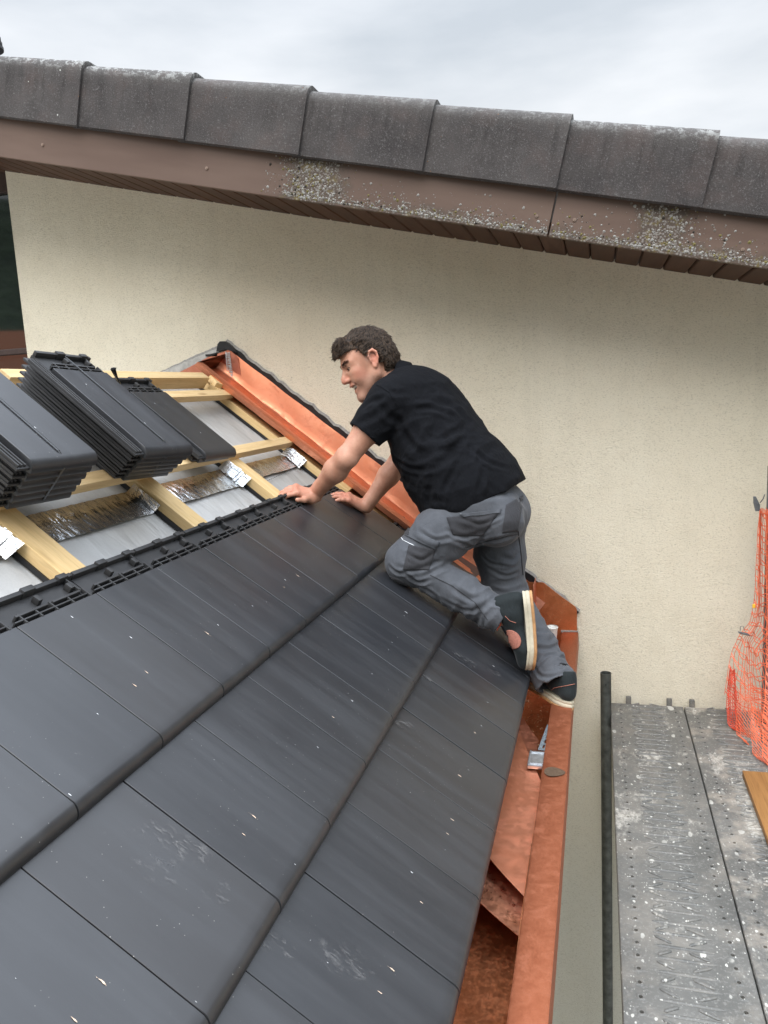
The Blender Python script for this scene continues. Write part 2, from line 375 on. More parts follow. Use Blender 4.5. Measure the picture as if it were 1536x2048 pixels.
COPB = m_copper('tarnished_copper', (.56, .20, .08), (.78, .32, .15), .38, .60, .45, (.20, .08, .035), sc=16, bm=.06)
COPR = m_copper('brushed_rim_copper', (.30, .092, .042), (.41, .140, .068), .45, .65, .45, (.26, .11, .07), sc=34, met=.85, bm=.02)
MEMB = m_membrane(); FOIL = m_foil(); FASC = m_fascia(); SOFF = m_soffit(); VERGE = m_verge()
DECK1 = m_deck('splattered_steel_deck', .35); DECK2 = m_deck('dusty_splattered_deck', .95); GLASS = m_glass()
BLACK = simple('black_membrane', (.008, .008, .009), .45, bump=.4, bd=.01, sc=20)
MORTAR = simple('grey_mortar', (.27, .255, .235), .95, bump=.6, bd=.004, sc=90)
GALV = simple('galvanised_steel', (.52, .55, .58), .35, .9, .2, 60)
GALVD = simple('dull_scaffold_steel', (.080, .084, .076), .48, .45, .5, 26, .25)
STRAP = simple('black_plastic_strap', (.010, .010, .011), .35, bump=0)
DARKW = simple('brown_window_frame', (.05, .03, .025), .5, bump=0)
WHITEP = simple('white_plastic', (.75, .74, .70), .4, bump=0, var=.03)
CLAY = simple('orange_fired_clay', (.42, .13, .055), .8, sc=30)
ORANGE = simple('orange_plastic_mesh', (.76, .17, .075), .45, var=.15, bump=0)
PLY = m_wood('varnished_timber', (.21, .095, .028), (.34, .17, .055), ax=1)

# ================================================================= SETTING
g = G(); g.add([(-400, -400, -6.2), (400, -400, -6.2), (400, 400, -6.2), (-400, 400, -6.2)], [(0, 1, 2, 3)])
GRASS = simple('pale_paving', (.23, .215, .19), .95, sc=3, bump=.2, bd=.05)
tag(g.obj('ground', GRASS, fix=False), kind='structure')
# unseen wooded slope behind the camera, added for reflections and to block low sky
V = []; Fc = []; nx, ny = 60, 14
for j in range(ny):
    for i in range(nx):
        a = math.pi*(-.95)+math.pi*.9*i/(nx-1)
        r = 34+ j*3.2
        hh = -6.5 + 1.9*j + 1.3*math.sin(i*.45+j*.6)*(j > 0) + random.uniform(-.5, .5)*(j > 0)
        V.append((r*math.cos(a), r*math.sin(a), hh))
for j in range(ny-1):
    for i in range(nx-1): Fc.append((j*nx+i, j*nx+i+1, (j+1)*nx+i+1, (j+1)*nx+i))
SKYBLOCKM = simple('sky_block_woods', (.030, .045, .022), .95, var=.6, sc=.6, bump=.8, bd=.8)
tag(mesh('sky_block_hill', V, Fc, SKYBLOCKM, smooth=True), kind='structure')

# ================================================================= MAIN HOUSE
YW = 2.36; PHI = math.radians(13.632); EA = (-1.864, 0, 1.647)
def zt(x): return 1.647-math.tan(PHI)*(x+1.864)
house = empty('house', 'cream rendered house whose brown eaves run over the whole picture', 'house')
g = G()
xs = [-1.868, 7.5]
# visible wall as a fine sheet so that the render is not perfectly flat
V = []; Fc = []; nx, nz = 90, 60
for j in range(nz):
    for i in range(nx):
        x = -1.868 + 9.2*i/(nx-1); zb = -6.2; z = zb + (zt(x)+.02-zb)*j/(nz-1)
        w = .004*math.sin(x*2.1+z*1.3)+.003*math.sin(x*5.3-z*3.1)
        V.append((x, YW+w*(0 if i == 0 else 1), z))
for j in range(nz-1):
    for i in range(nx-1): Fc.append((j*nx+i, j*nx+i+1, (j+1)*nx+i+1, (j+1)*nx+i))
b = len(V); V += [(-1.868, YW, -6.2), (-1.868, YW+.32, -6.2), (-1.868, YW+.32, 1.9), (-1.868, YW, zt(-1.868)+.02)]
Fc.append((b, b+3, b+2, b+1))
mesh('wall', V, Fc, STUCCO, house, smooth=True).data.set_sharp_from_angle(angle=.6)
g = G().box(-6, -3.1, YW, YW+.3, -6.2, 2.6)
g.box(-3.1, -1.868, YW+.002, YW+.3, -6.2, -.35)
g.obj('wall', STUCCO, house)
# window to the left
win = G()
wx0, wx1, wz0, wz1 = -3.1, -1.868, -.35, 1.72
for bx in ((wx0, wx1, wz1-.14, wz1+.3), (wx0, wx1, wz0, wz0+.09), (wx0, wx0+.08, wz0+.09, wz1-.14), (wx1-.035, wx1, wz0+.09, wz1-.14), (wx0+.08, wx1-.035, .735, .765)):
    win.box(bx[0], bx[1], YW+.09, YW+.16, bx[2], bx[3], c=.004)
wf = win.obj('window', DARKW, house)
G().box(wx0+.05, wx1-.02, YW+.118, YW+.124, wz0+.05, wz1-.1).obj('pane', GLASS, wf)
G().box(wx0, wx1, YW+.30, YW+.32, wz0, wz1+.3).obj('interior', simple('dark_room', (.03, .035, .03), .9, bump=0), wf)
# sloped frame of the upper roof: local axes are along the slope, into the wall, and up from it
rf = (0, PHI, 0)
LICH = [m_chip('pale_lichen', (.20, .185, .17), (.42, .41, .38)), m_chip('grey_brown_lichen', (.13, .105, .09), (.24, .21, .18)), m_chip('olive_lichen', (.10, .085, .03), (.22, .18, .06)), m_chip('dark_moss', (.02, .016, .012), (.05, .04, .03))]
SCREW = simple('painted_screw', (.24, .17, .13), .4, bump=0)
g = G(); a = -3.0
while a < 6.6:
    g.prism([(a+.004, .012), (a+.004, .035), (a+.0995, .035), (a+.0995, .012), (a+.094, .006), (a+.0095, .006)], 1, 1.884, YW+.06)
    a += .1
g.box(-3, 6.6, 1.884, YW+.06, .030, .05)
o = g.obj('soffit', SOFF, house); o.location = EA; o.rotation_euler = rf
for k, (a0, a1) in enumerate(((-3, 2.8480), (2.8545, 6.6))):
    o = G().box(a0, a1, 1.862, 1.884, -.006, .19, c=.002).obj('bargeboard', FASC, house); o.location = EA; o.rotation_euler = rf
    gl = G(); rl = random.Random(40+k)
    for _ in range(2600 if k == 0 else 3000):
        m_ = rl.random()
        if k == 0:
            if m_ < .34: a_ = rl.gauss(1.86, .085); n_ = rl.random()**.9*.150
            else: a_ = 1.78+(2.84-1.78)*rl.random()**.95; n_ = min(.15, rl.expovariate(1/.017)*(.6+.8*abs(math.sin(a_*9)))) + (.0 if rl.random() < .96 else rl.random()*.09)
            if a_ > 2.845 or a_ < 1.66: continue
            if a_ < 1.74 and n_ > .10 and rl.random() < .8: continue
        else:
            if m_ < .16: a_ = rl.gauss(3.25, .06); n_ = rl.random()*.148
            else: a_ = 2.86+2.0*rl.random(); n_ = min(.15, rl.expovariate(1/(.016+.012*min(1, (a_-2.86)/.5)))*(.6+.8*abs(math.sin(a_*7))))
        s_ = rl.choice((.0009, .0011, .0014, .0014, .0018, .0024, .0033, .0055))*rl.uniform(.8, 1.15)
        if n_ < .004: n_ = .004+rl.random()*.004
        c_ = rl.random(); mi_ = 1 if c_ < .50 else (2 if c_ < .78 else (3 if c_ < .93 else 4))
        nn_ = 7; R_ = [s_*rl.uniform(.65, 1.2) for _ in range(nn_)]
        V_ = [(a_, 1.8612-s_*.55, n_)]+[(a_+R_[q]*math.cos(6.283*q/nn_), 1.8618, n_+R_[q]*math.sin(6.283*q/nn_)) for q in range(nn_)]
        gl.add(V_, [(0, 1+(q+1) % nn_, 1+q) for q in range(nn_)], mi_-1)
    lo = gl.obj('lichen', LICH, o); tag(lo, kind='stuff')
    for q in ((.62, .068), (1.42, .066), (2.795, .060)) if k == 0 else ((2.935, .065), (3.53, .045)):
        sc = G()
        ring = [(q[0]+.0065*math.cos(i*math.pi/6), q[1]+.0065*math.sin(i*math.pi/6)) for i in range(12)]
        sc.prism(ring, 1, 1.8585, 1.864)
        ring = [(q[0]+.003*math.cos(i*math.pi/6), q[1]+.003*math.sin(i*math.pi/6)) for i in range(12)]
        sc.prism(ring, 1, 1.857, 1.8586)
        sc.obj('screw', SCREW, o)
g = G(); g.box(-3, 6.6, 1.99, 6.5, .30, .375)
roofu = g.obj('roof', VERGE, house); roofu.location = EA; roofu.rotation_euler = rf
# verge tiles
def verge_tile(i):
    a1 = .8056+.5095*i+.004; a0 = a1-.5095-.035
    V = []; Fc = []; n = 14; R = .052
    prof = [(0, .0)] # (y offset, n)
    pts = [(1.846, .150), (1.838, .156)] + [(1.838, .22), (1.838, .29)]
    for k in range(9):
        an = math.pi/2*k/8; pts.append((1.838+R-R*math.cos(an), .352+R*math.sin(an)))
    pts += [(1.95, .404), (2.02, .398), (2.10, .396)]
    th = .016
    ns = 10
    jit = random.uniform(-.003, .003)
    for k in range(ns+1):
        f = k/ns; a = a0+(a1-a0)*f
        up = .002+.017*f; out = -.001-.013*f
        edge = 0.
        if k == ns: edge = .004
        row = []
        for (y, nn) in pts:
            row.append((a-(edge if k == ns else 0)*0, y+out*(1 if y < 1.9 else .2), nn+up*(1 if nn > .2 else .25)+jit*.5-.004*f*(nn < .2)))
        inner = []
        for j, (y, nn) in enumerate(pts[::-1]):
            if nn < .34 and y < 1.86: inner.append((a, y+out+th, nn+up*.3))
            else: inner.append((a, max(y+.006, 1.838+th+.004), nn+up-th))
        V += row+inner
    m = len(pts)*2
    for k in range(ns):
        for j in range(m): Fc.append((k*m+j, k*m+(j+1) % m, (k+1)*m+(j+1) % m, (k+1)*m+j))
    Fc.append(tuple(range(m-1, -1, -1))); Fc.append(tuple(range(ns*m, ns*m+m)))
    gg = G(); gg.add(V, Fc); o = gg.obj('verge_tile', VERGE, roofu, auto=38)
    return o
for i in range(-4, 10): verge_tile(i)
# ribbed vent just showing at the far upper left
g = G(); vx = -1.715; VZ = .115
for k in range(5): g.tube([(vx, 2.15, VZ+2.02+k*.022), (vx, 2.15, VZ+2.034+k*.022)], [.075-.004*k, .075-.004*k], 20)
g.tube([(vx, 2.15, 1.7), (vx, 2.15, VZ+2.12)], .055, 20)
g.obj('roof_vent', simple('dark_vent', (.03, .03, .03), .6, bump=0), None, auto=40)
tag(bpy.data.objects['roof_vent'], 'small dark ribbed vent tip against the sky at the upper left edge', 'roof vent')

# ================================================================= LOWER ROOF BEING TILED
roof = empty('unfinished_roof', 'lower roof being covered with flat anthracite tiles over pine battens', 'roof', rot=(0, TH, 0))
L, TT, BB = 0.35161775, .0275776, .0246254; WT = .25
def tile_geo(ww=WT, head=True, marks=(), z0=0., seed=0, gap=.0013, lock=True):
    """flat tile: nose at x=0, running up to x=-.452; y from 0 to ww; top face z=0"""
    r = random.Random(seed); g = G()
    hx = -.372 if head else -.40
    R = .0235
    prof = [(hx, 0), (hx+.08, .0), (-.18, .0003), (-.08, .0), (-R-.012, 0)]
    for k in range(1, 9):
        an = math.pi/2*k/8; prof.append((-R+R*math.sin(an), -R*(1-math.cos(an))))
    prof += [(-.0005, -TT-.0005), (-.009, -TT-.001), (-.014, -.017), (-.02, -.0135), (hx, -.0135)]
    # side chamfers: three slices
    ys = [gap, gap+.0008, ww-gap-.0008, ww-gap]; offs = [.0012, 0, 0, .0012]
    V = []; n = len(prof)
    ny = 9
    yy = [ys[0], ys[1]]+[ys[1]+(ys[2]-ys[1])*k/ny for k in range(1, ny)]+[ys[2], ys[3]]
    oo = [.0008, 0]+[0]*(ny-1)+[0, .0008]
    ph = r.uniform(0, 6)
    for y, o_ in zip(yy, oo):
        for (x, z) in prof:
            bow = .0006*math.sin(y*22+ph)*(z > -.003)
            V.append((x+(-.0012 if o_ and x > -.03 else 0), y, z-(o_ if z > -.01 else 0)+bow))
    Fc = [(k*n+j, k*n+(j+1) % n, (k+1)*n+(j+1) % n, (k+1)*n+j) for k in range(len(yy)-1) for j in range(n)]
    Fc += [tuple(range(n-1, -1, -1)), tuple(range((len(yy)-1)*n, len(yy)*n))]
    g.add(V, Fc, 0)
    if lock:   # interlocking ribs along the lower (camera) side
        g.box(-.44, -.006, -.036, gap+.002, -.022, -.0155, 1, c=.0008)
        for q in (-.034, -.024, -.0135): g.box(-.425, -.010, q, q+.0045, -.0156, -.0085, 1, c=.0007)
    if head:   # recessed head with ribs and hooks
        g.box(-.452, hx+.001, gap, ww-gap, -.024, -.0125, 1)
        g.box(-.452, -.441, gap+.002, ww*.36, -.0126, .0035, 1, c=.0012)
        g.box(-.4535, -.4395, ww*.36, ww*.50, -.0126, .0085, 1, c=.0015)
        g.box(-.452, -.441, ww*.50, ww*.80, -.0126, .0030, 1, c=.0012)
        g.box(-.4535, -.4395, ww*.80, ww*.92, -.0126, .0085, 1, c=.0015)
        g.box(-.452, -.441, ww*.92, ww-gap, -.0126, .0035, 1, c=.0012)
        g.box(-.398, -.3925, .020, ww*.46, -.0126, .0018, 1, c=.0008)
        g.box(-.398, -.3925, ww*.52, ww-.03, -.0126, .0018, 1, c=.0008)
        g.box(-.384, -.3805, gap+.004, ww-.012, -.0126, .0005, 1, c=.0008)
        for q in (.44, .85): g.box(-.427, -.409, ww*q-.006, ww*q+.006, -.0126, .0030, 1, c=.0015)
        for q in (.12, .30, .49, .70, .93): g.box(-.400, hx+.0005, ww*q-.002, ww*q+.002, -.0126, .0012, 1, c=.0006)
        g.box(-.441, -.398, ww-.030, ww-.026, -.0126, .0022, 1, c=.0008)
        for q in range(8): g.box(-.392, -.387, .022+q*.008, .0255+q*.008, -.0126, -.0105, 1)
    for (mx_, my, sz, k) in marks:
        n_ = 9; ln = sz*(1.0 if k == 0 else .9); wd = sz*(.24 if k == 0 else .24)
        V = [(mx_, my, .0009)]
        for q in range(n_):
            an = 2*math.pi*q/n_; rr = r.uniform(.55, 1.2)
            V.append((mx_+ln*math.cos(an)*rr*(1.25 if math.cos(an) < 0 else .8), my+wd*math.sin(an)*rr, .0007))
        g.add(V, [(0, 1+q, 1+(q+1) % n_) for q in range(n_)], 2+k)
        if sz > .006:
            V = [(mx_-ln*.8, my-wd*.15, .0007), (mx_-ln*.8, my+wd*.2, .0007), (mx_-ln*2.3, my+wd*r.uniform(-.5, .7), .0007)]
            g.add(V, [(0, 1, 2)], 2+k)
            for q in range(3):
                cx, cy, ss = mx_+r.uniform(-2, 1.6)*ln, my+r.uniform(-1.8, 1.8)*wd, sz*r.uniform(.07, .14)
                g.add([(cx-ss, cy, .0007), (cx, cy-ss, .0007), (cx+ss, cy+ss*.3, .0007), (cx, cy+ss, .0007)], [(0, 1, 2, 3)], 2+k)
    return g
CHIPS = [(0.214, 0.1263, 0.0086, 0), (0.2236, 0.0698, 0.0094, 0), (0.2147, 0.3848, 0.0101, 0), (0.211, 0.4446, 0.0062, 1), (0.0126, 0.1274, 0.007, 1), (0.1238, 0.1916, 0.0078, 1), (0.2298, -0.0591, 0.0055, 1), (0.3199, -0.2435, 0.007, 1), (0.189, 0.9419, 0.0094, 1), (0.2063, 0.8816, 0.007, 1), (0.2249, 0.8348, 0.0062, 0), (0.2187, 0.9599, 0.0101, 0), (0.1891, 0.5771, 0.0055, 1), (0.2191, 0.6284, 0.0062, 1), (0.2322, 0.6946, 0.0031, 1), (0.3305, 0.5039, 0.0031, 1), (0.5702, 0.0035, 0.0101, 0), (0.5753, -0.0506, 0.007, 0), (0.5718, 0.4499, 0.007, 0), (0.584, 0.5681, 0.0078, 1), (0.5641, 0.5878, 0.0039, 1), (0.5826, 0.7559, 0.0039, 1), (0.6438, 0.7322, 0.0023, 1), (0.5715, 1.0119, 0.0047, 1), (0.547, 1.2824, 0.0109, 1), (0.5493, 1.2455, 0.0047, 1), (0.5764, 1.0646, 0.0031, 1), (0.5772, 0.9516, 0.0031, 1), (0.5858, 0.3087, 0.0047, 1), (0.6816, 0.1319, 0.0039, 1), (0.6831, 0.1226, 0.0031, 1), (0.5478, -0.4294, 0.0172, 0), (0.55, -0.4908, 0.0094, 0), (0.6772, -0.3706, 0.0055, 1), (0.665, -0.3663, 0.0031, 1), (0.9203, -0.0629, 0.0125, 0), (0.9121, -0.1211, 0.0086, 0), (0.9199, 0.6217, 0.0094, 0), (0.9372, 0.4326, 0.0078, 0), (0.9363, 0.3734, 0.007, 0), (0.929, 0.1261, 0.0078, 0), (0.8906, 0.1841, 0.0062, 1), (0.9202, 0.8758, 0.0078, 0), (0.9317, 0.9389, 0.0047, 1), (0.936, 0.6737, 0.0039, 1), (0.9042, 1.3972, 0.0078, 1), (0.926, 1.1053, 0.0062, 1), (0.2073, 1.6196, 0.0039, 1), (0.2245, 1.5587, 0.0031, 1), (0.1959, 1.3161, 0.0031, 1), (0.2325, 1.4315, 0.0023, 1), (0.4395, 0.0644, 0.0023, 1), (0.5435, 0.2658, 0.0031, 1), (0.4594, -0.4977, 0.0023, 1), (0.6809, -0.0326, 0.0031, 1), (0.7705, -0.1231, 0.0023, 1), (0.8128, -0.1387, 0.0031, 1), (0.8208, 0.4221, 0.0039, 1), (0.9422, 0.3172, 0.0023, 1)]
PRINTS = [(0.7972, 1.2804, 0.05), (0.9136, 1.3486, 0.0243), (0.7262, 0.9941, 0.0243), (0.7435, 0.6713, 0.0357), (0.8376, -0.1112, 0.05), (0.7242, -0.1767, 0.0322), (0.4959, -0.1658, 0.0572), (0.6049, -0.1653, 0.0157), (0.4991, -0.2314, 0.0357), (0.5982, -0.1976, 0.0214)]
tilt = math.atan((TT-.003)/(L-BB))
YEND = 2.0
for c in (1, 2, 3):
    off = 0 if c != 2 else .125+.0021
    js = range(-5, 9 if c > 1 else 8)
    for j in js:
        y0 = j*WT+(off if c == 2 else 0); ww = WT if (j < 8 or c == 3) else WT/2
        marks = []
        for (s, y, sz, k) in CHIPS:
            if (c-1)*L <= s < c*L-.02 and y0+.006 < y < y0+ww-.006: marks.append((s-c*L, y-y0, min(sz*.6, .0062), k))
        g = tile_geo(ww, c == 1 or (c == 2 and j > 6), marks, seed=c*50+j)
        o = g.obj('roof_tile', [TILE, TRIB, TAN, WHT], roof, auto=42)
        dz = random.uniform(-.0006, .0006)
        h0 = .003+(L)*math.tan(tilt)
        o.location = (c*L, y0, h0+dz); o.rotation_euler = (random.uniform(-.0015, .0015), -tilt, random.uniform(-.0012, .0012))
        if c == 2 and j == -5:
            pass
# dusty shoe prints left on the tiles
g = G(); cols = []
for (s, y, r) in PRINTS:
    c = int(s//L)+1; fr = min((s-(c-1)*L)/(L-BB), 1); n_ = 20; ring = [0, .4, .75, 1.0]
    V = []; 
    def hh(s2): return .003+(TT-.003)*min(max((s2-(c-1)*L)/(L-BB), 0), 1)+.0016
    V.append((s, y, hh(s)))
    for q in ring[1:]:
        for k in range(n_):
            an = 2*math.pi*k/n_; s2 = s+r*1.25*q*math.cos(an); y2 = y+r*.8*q*math.sin(an)+.25*(s2-s)
            s2 = min(max(s2, (c-1)*L+.004), c*L-.03); V.append((s2, y2, hh(s2)))
    Fc = [(0, 1+k, 1+(k+1) % n_) for k in range(n_)]
    for q in range(2):
        Fc += [(1+q*n_+k, 1+(q+1)*n_+k, 1+(q+1)*n_+(k+1) % n_, 1+q*n_+(k+1) % n_) for k in range(n_)]
    g.add(V, Fc); cols += [1.]+[1.]*n_+[.8]*n_+[0.]*n_
o = g.obj('shoe_prints', DUST, roof, fix=False)
at = o.data.color_attributes.new('fade', 'FLOAT_COLOR', 'POINT')
for k, cv in enumerate(cols): at.data[k].color = (cv, cv, cv, 1)
# timber and layers under the tiles (roof coordinates: down the slope, along the eaves, out of the slope)
V = []; Fc = []; nx, ny = 60, 90
for i in range(nx):
    for j in range(ny):
        s = -.96+2.0*i/(nx-1); y = -1.3+3.64*j/(ny-1)
        V.append((s, y, -.075-.007*abs(math.sin((y-.31)/.61*math.pi))**.6+.0015*math.sin(y*31+s*17)))
for i in range(nx-1):
    for j in range(ny-1): Fc.append((i*ny+j, (i+1)*ny+j, (i+1)*ny+j+1, i*ny+j+1))
mesh('underlay', V, Fc, MEMB, roof, smooth=True)
G().box(-.96, 1.02, -1.3, 2.34, -.26, -.095).obj('roof_deck', simple('rough_dark_timber', (.05, .035, .02), .9), roof)
for yc in (-1.52+.61, -.30, .310, .920, 1.545, 2.165):
    G().box(-.94, 1.0, yc-.043, yc+.043, -.075, -.030, c=.0025).obj('counter_batten', PINE_S, roof)
    G().box(-.94, 1.0, yc-.049, yc-.0435, -.0752, -.062).obj('sealing_tape', BLACK, roof)
for (s0, s1, y1, h0, h1) in ((-.397, -.352, 2.135, -.030, .0), (-.765, -.722, 2.15, -.030, .0), (-.880, -.835, 2.07, -.045, .014), (-.035, .005, 2.09, -.030, -.0265)):
    G().box(s0, s1, (-1.25 if s0 > -.7 else .80), y1, h0, h1, c=.002).obj('batten', PINE, roof)
# a few offcuts at the top end of the flashing
X = Matrix.Translation((-.785, 2.11, -.02)) @ Matrix.Rotation(.35, 4, 'Z')
g = G(); g.box(-.045, .05, -.03, .03, -.012, .014, c=.002, X=X); g.obj('timber_offcut', PINE_S, roof)
X = Matrix.Translation((-.84, 2.12, .005)) @ Matrix.Rotation(-.5, 4, 'Z')
g = G(); g.box(-.06, .06, -.02, .02, -.02, .012, c=.002, X=X); g.obj('timber_offcut', PINE_S, roof)
X = Matrix.Translation((.02, 2.10, -.012)) @ Matrix.Rotation(.1, 4, 'Z')
g = G(); g.box(-.10, -.02, -.05, .075, -.018, .012, c=.002, X=X); g.obj('timber_offcut', PINE_S, roof)
# foil strips between the counter battens
def foil(s0, s1, y0, y1, seed, cap=True, capw=.05):
    r = random.Random(seed); nx, ny = 14, 60; V = []; Fc = []
    ph = [r.uniform(0, 6) for _ in range(6)]
    for i in range(nx):
        for j in range(ny):
            f = i/(nx-1); y = y0+(y1-y0)*j/(ny-1)
            s = s0+(s1-s0)*f+.0012*math.sin(y*23+ph[0])*(1 if i == nx-1 else 0)
            h = -.0745+.0010*math.sin(y*95+s*60+ph[1])*abs(math.sin(y*17+ph[2]))+.0006*math.sin(y*160-s*90+ph[3])
            if f < .45: h += .0012
            if f > .45: h += .0009*abs(math.sin(y*52+s*30+ph[4]+1.5*math.sin(y*23)))
            rise = max(0, (y-(y1-.012))/.012); h += rise*.03
            V.append((s, y, h+.004))
    for i in range(nx-1):
        for j in range(ny-1): Fc.append((i*ny+j, (i+1)*ny+j, (i+1)*ny+j+1, i*ny+j+1))
    o = mesh('foil_strip', V, Fc, [FOIL, FOILB], roof, [0 if i < nx*.42 else 1 for i in range(nx-1) for j in range(ny-1)], smooth=True)
    if cap:
        g = G(); 
        for i in range(10):
            a = s0-.008+(s1-s0+.02)*i/10; b_ = a+(s1-s0+.02)/10
            h0 = -.058+r.uniform(-.004, .004)
            g.add([(a, y1-.03, h0-.010), (b_, y1-.03+r.uniform(-.003, .003), h0-.008), (b_, y1+.006, h0+.030), (a, y1+.006, h0+.030)], [(0, 1, 2, 3)])
        g.obj('foil_end', WFOIL, o, smooth=True, fix=False)
FOILB = m_foil('bright_wrinkled_foil', (.80, .80, .79), .26, .35)
WFOIL = m_foil('crinkled_white_foil', (.74, .76, .77), .34, .8)
foil(-.352, -.245, .368, .868, 1, False)
foil(-.352, -.250, .978, 1.492, 2)
foil(-.352, -.262, 1.602, 2.112, 3)
foil(-.350, -.245, -.24, .252, 4)
foil(-.352, -.245, -.83, -.36, 5)
g = G()
for k in range(26):
    y = 1.60+k*.0205; s = -.232-.035*(k/26)
    g.add([(s, y, -.0725), (s+.0035, y, -.0725), (s+.0032, y+.011, -.0725), (s-.0003, y+.011, -.0725)], [(0, 1, 2, 3)])
for y0_ in (.98, .37):
    for k in range(26):
        y = y0_+k*.0195; s = -.345+.0*k
        g.add([(s, y, -.0715), (s+.003, y, -.0715), (s+.003, y+.010, -.0715), (s, y+.010, -.0715)], [(0, 1, 2, 3)])
g.obj('printed_dashes', simple('black_print', (.03, .03, .03), .6, bump=0), roof, fix=False)
# other side of the ridge, and the wall carrying the roof (world axes)
g = G(); g.prism([(-.755, .50), (-.755, .53), (-2.6, -.15), (-2.6, -.25)], 1, -1.25, 2.345)
o = g.obj('far_slope', MEMB, roof); o.matrix_parent_inverse = Matrix.Rotation(-TH, 4, 'Y')
g = G(); g.box(-2.3, .62, -1.2, 2.34, -6.2, -.62)
o = g.obj('support_wall', STUCCO, roof); o.matrix_parent_inverse = Matrix.Rotation(-TH, 4, 'Y')

# ---------------------------------------------------------------- flashing
fl = empty('wall_flashing', 'bright copper flashing running down the roof slope along the wall', 'flashing', rot=(0, TH, 0))
g = G()
g.sheet([(2.108, .002), (2.105, .024), (2.112, .027), (2.158, .026), (2.170, .020), (2.185, -.022), (2.245, -.026), (2.262, -.014), (2.29, -.006), (2.318, .000), (2.327, .005), (2.331, .014), (2.335, .035), (2.339, .06), (2.343, .083), (2.348, .106)], 0, -.945, .86, .0012, 60,
        wob=lambda a, j, q: (q[0]+.0012*math.sin(a*19+j), q[1]+.0012*math.sin(a*27+j*.5)))
g.obj('pan', COP, fl, auto=35)
g = G(); g.sheet([(2.200, -.02), (2.262, -.014), (2.318, .000), (2.330, .010), (2.348, .085)], 0, .86, 1.02, .0012, 4)
g.obj('pan', COPD, fl, auto=35)
g = G(); poly = [(-.666, .672), (-.70, .662), (-.745, .652), (-.79, .640), (-.88, .604), (-.96, .574), (-1.03, .553), (-1.04, .40), (-.60, .40), (-.625, .63)]
g.prism(poly, 1, 2.336, 2.339); o = g.obj('corner_panel', COPD, fl); o.matrix_parent_inverse = Matrix.Rotation(-TH, 4, 'Y')
g = G(); rr = random.Random(3)
for k in range(19):
    z = .655-.0073*k; x = -.684+.0006*k
    g.tube([(x-.004, 2.3335, z+rr.uniform(-.001, .001)), (x+.010, 2.330, z-.002+rr.uniform(-.002, .002)), (x+.020, 2.333, z+rr.uniform(-.001, .001))], [.0012, .0026, .0014], 6)
g.box(-.688, -.684, 2.3325, 2.3355, .52, .662); g.box(-.668, -.666, 2.3325, 2.3355, .52, .660)
o = g.obj('solder_seam', simple('bright_solder', (.62, .62, .60), .45, .3), fl); o.matrix_parent_inverse = Matrix.Rotation(-TH, 4, 'Y')
# cut render edge and membrane behind
g = G(); n_ = 90; V = []
for k in range(n_+1):
    a = -.985+2.15*k/n_
    j1 = .0035*math.sin(k*1.7)+.003*math.sin(k*.61)+random.uniform(-.002, .002)
    V += [(a, 2.3515, .094), (a, 2.3505, .128+j1), (a, 2.3555, .140+j1)]
for k in range(n_): g_ = 3*k; g.F += [(g_, g_+3, g_+4, g_+1), (g_+1, g_+4, g_+5, g_+2)]; g.M += [0, 1]
g.V = V; g.obj('render_edge', [BLACK, MORTAR], fl, fix=False)
g = G(); V = []; n_ = 50
for k in range(n_+1):
    x = -.695-.62*k/n_; z = .708-.309*(x+.699)*-1
    j1 = random.uniform(-.002, .002)
    V += [(x, 2.352, z-.052-.02*k/n_), (x, 2.351, z-.012+j1), (x, 2.3555, z+j1)]
for k in range(n_): g_ = 3*k; g.F += [(g_, g_+3, g_+4, g_+1), (g_+1, g_+4, g_+5, g_+2)]; g.M += [0, 1]
g.V = V; o = g.obj('render_edge', [simple('light_mortar', (.42, .41, .38), .9), MORTAR], fl, fix=False); o.matrix_parent_inverse = Matrix.Rotation(-TH, 4, 'Y')
g = G(); g.prism([(-.735, .665), (-.725, .700), (-.712, .713), (-.685, .712), (-.655, .690), (-.63, .655), (-.66, .664), (-.68, .672)], 1, 2.328, 2.350)
g.prism([(-.80, .645), (-.80, .656), (-.775, .655), (-.735, .662), (-.735, .642)], 1, 2.336, 2.350)
o = g.obj('membrane_end', BLACK, fl); o.matrix_parent_inverse = Matrix.Rotation(-TH, 4, 'Y')

# ================================================================= BOX GUTTER
gut = empty('box_gutter', 'copper box gutter along the eaves with broad flat outer rim', 'gutter')
g = G(); prof = [(.69, -.66), (.70, -.70), (.715, -.885), (.735, -.893), (.880, -.893), (.900, -.880), (.909, -.745)]
g.sheet(prof[::-1], 1, -1.3, 2.352, .0012, 40, wob=lambda a, j, q: (q[0]+.001*math.sin(a*9+j), q[1]+.0015*math.sin(a*13+j)))
g.obj('trough', COPB, gut, auto=35)
g = G(); prof = [(.909, -.745), (.911, -.724), (.916, -.7205), (.980, -.7185), (.9855, -.7215), (.987, -.79), (.984, -.793)]
g.sheet(prof, 1, -1.3, 2.352, .0014, 60, wob=lambda a, j, q: (q[0]+.0012*math.sin(a*3.1), q[1]+.0008*math.sin(a*11)))
g.obj('rim', COPR, gut, auto=35)
g = G(); g.prism([(.70, -.44), (.769, -.487), (.83, -.487), (.905, -.548), (.975, -.600), (.981, -.612), (.981, -.795), (.90, -.90), (.70, -.90)], 1, 2.343, 2.3515)
g.obj('end_plate', COPB, gut)
g = G(); g.sheet([(.796, -.89), (.797, -.46)], 1, 2.18, 2.343, .0012, 2); g.obj('baffle', COPD, gut)
g = G(); g.box(.908, .9865, 2.335, 2.342, -.722, -.7125, c=.001); g.obj('seam', MORTAR, gut)
g = G(); n_ = 22; ring = []
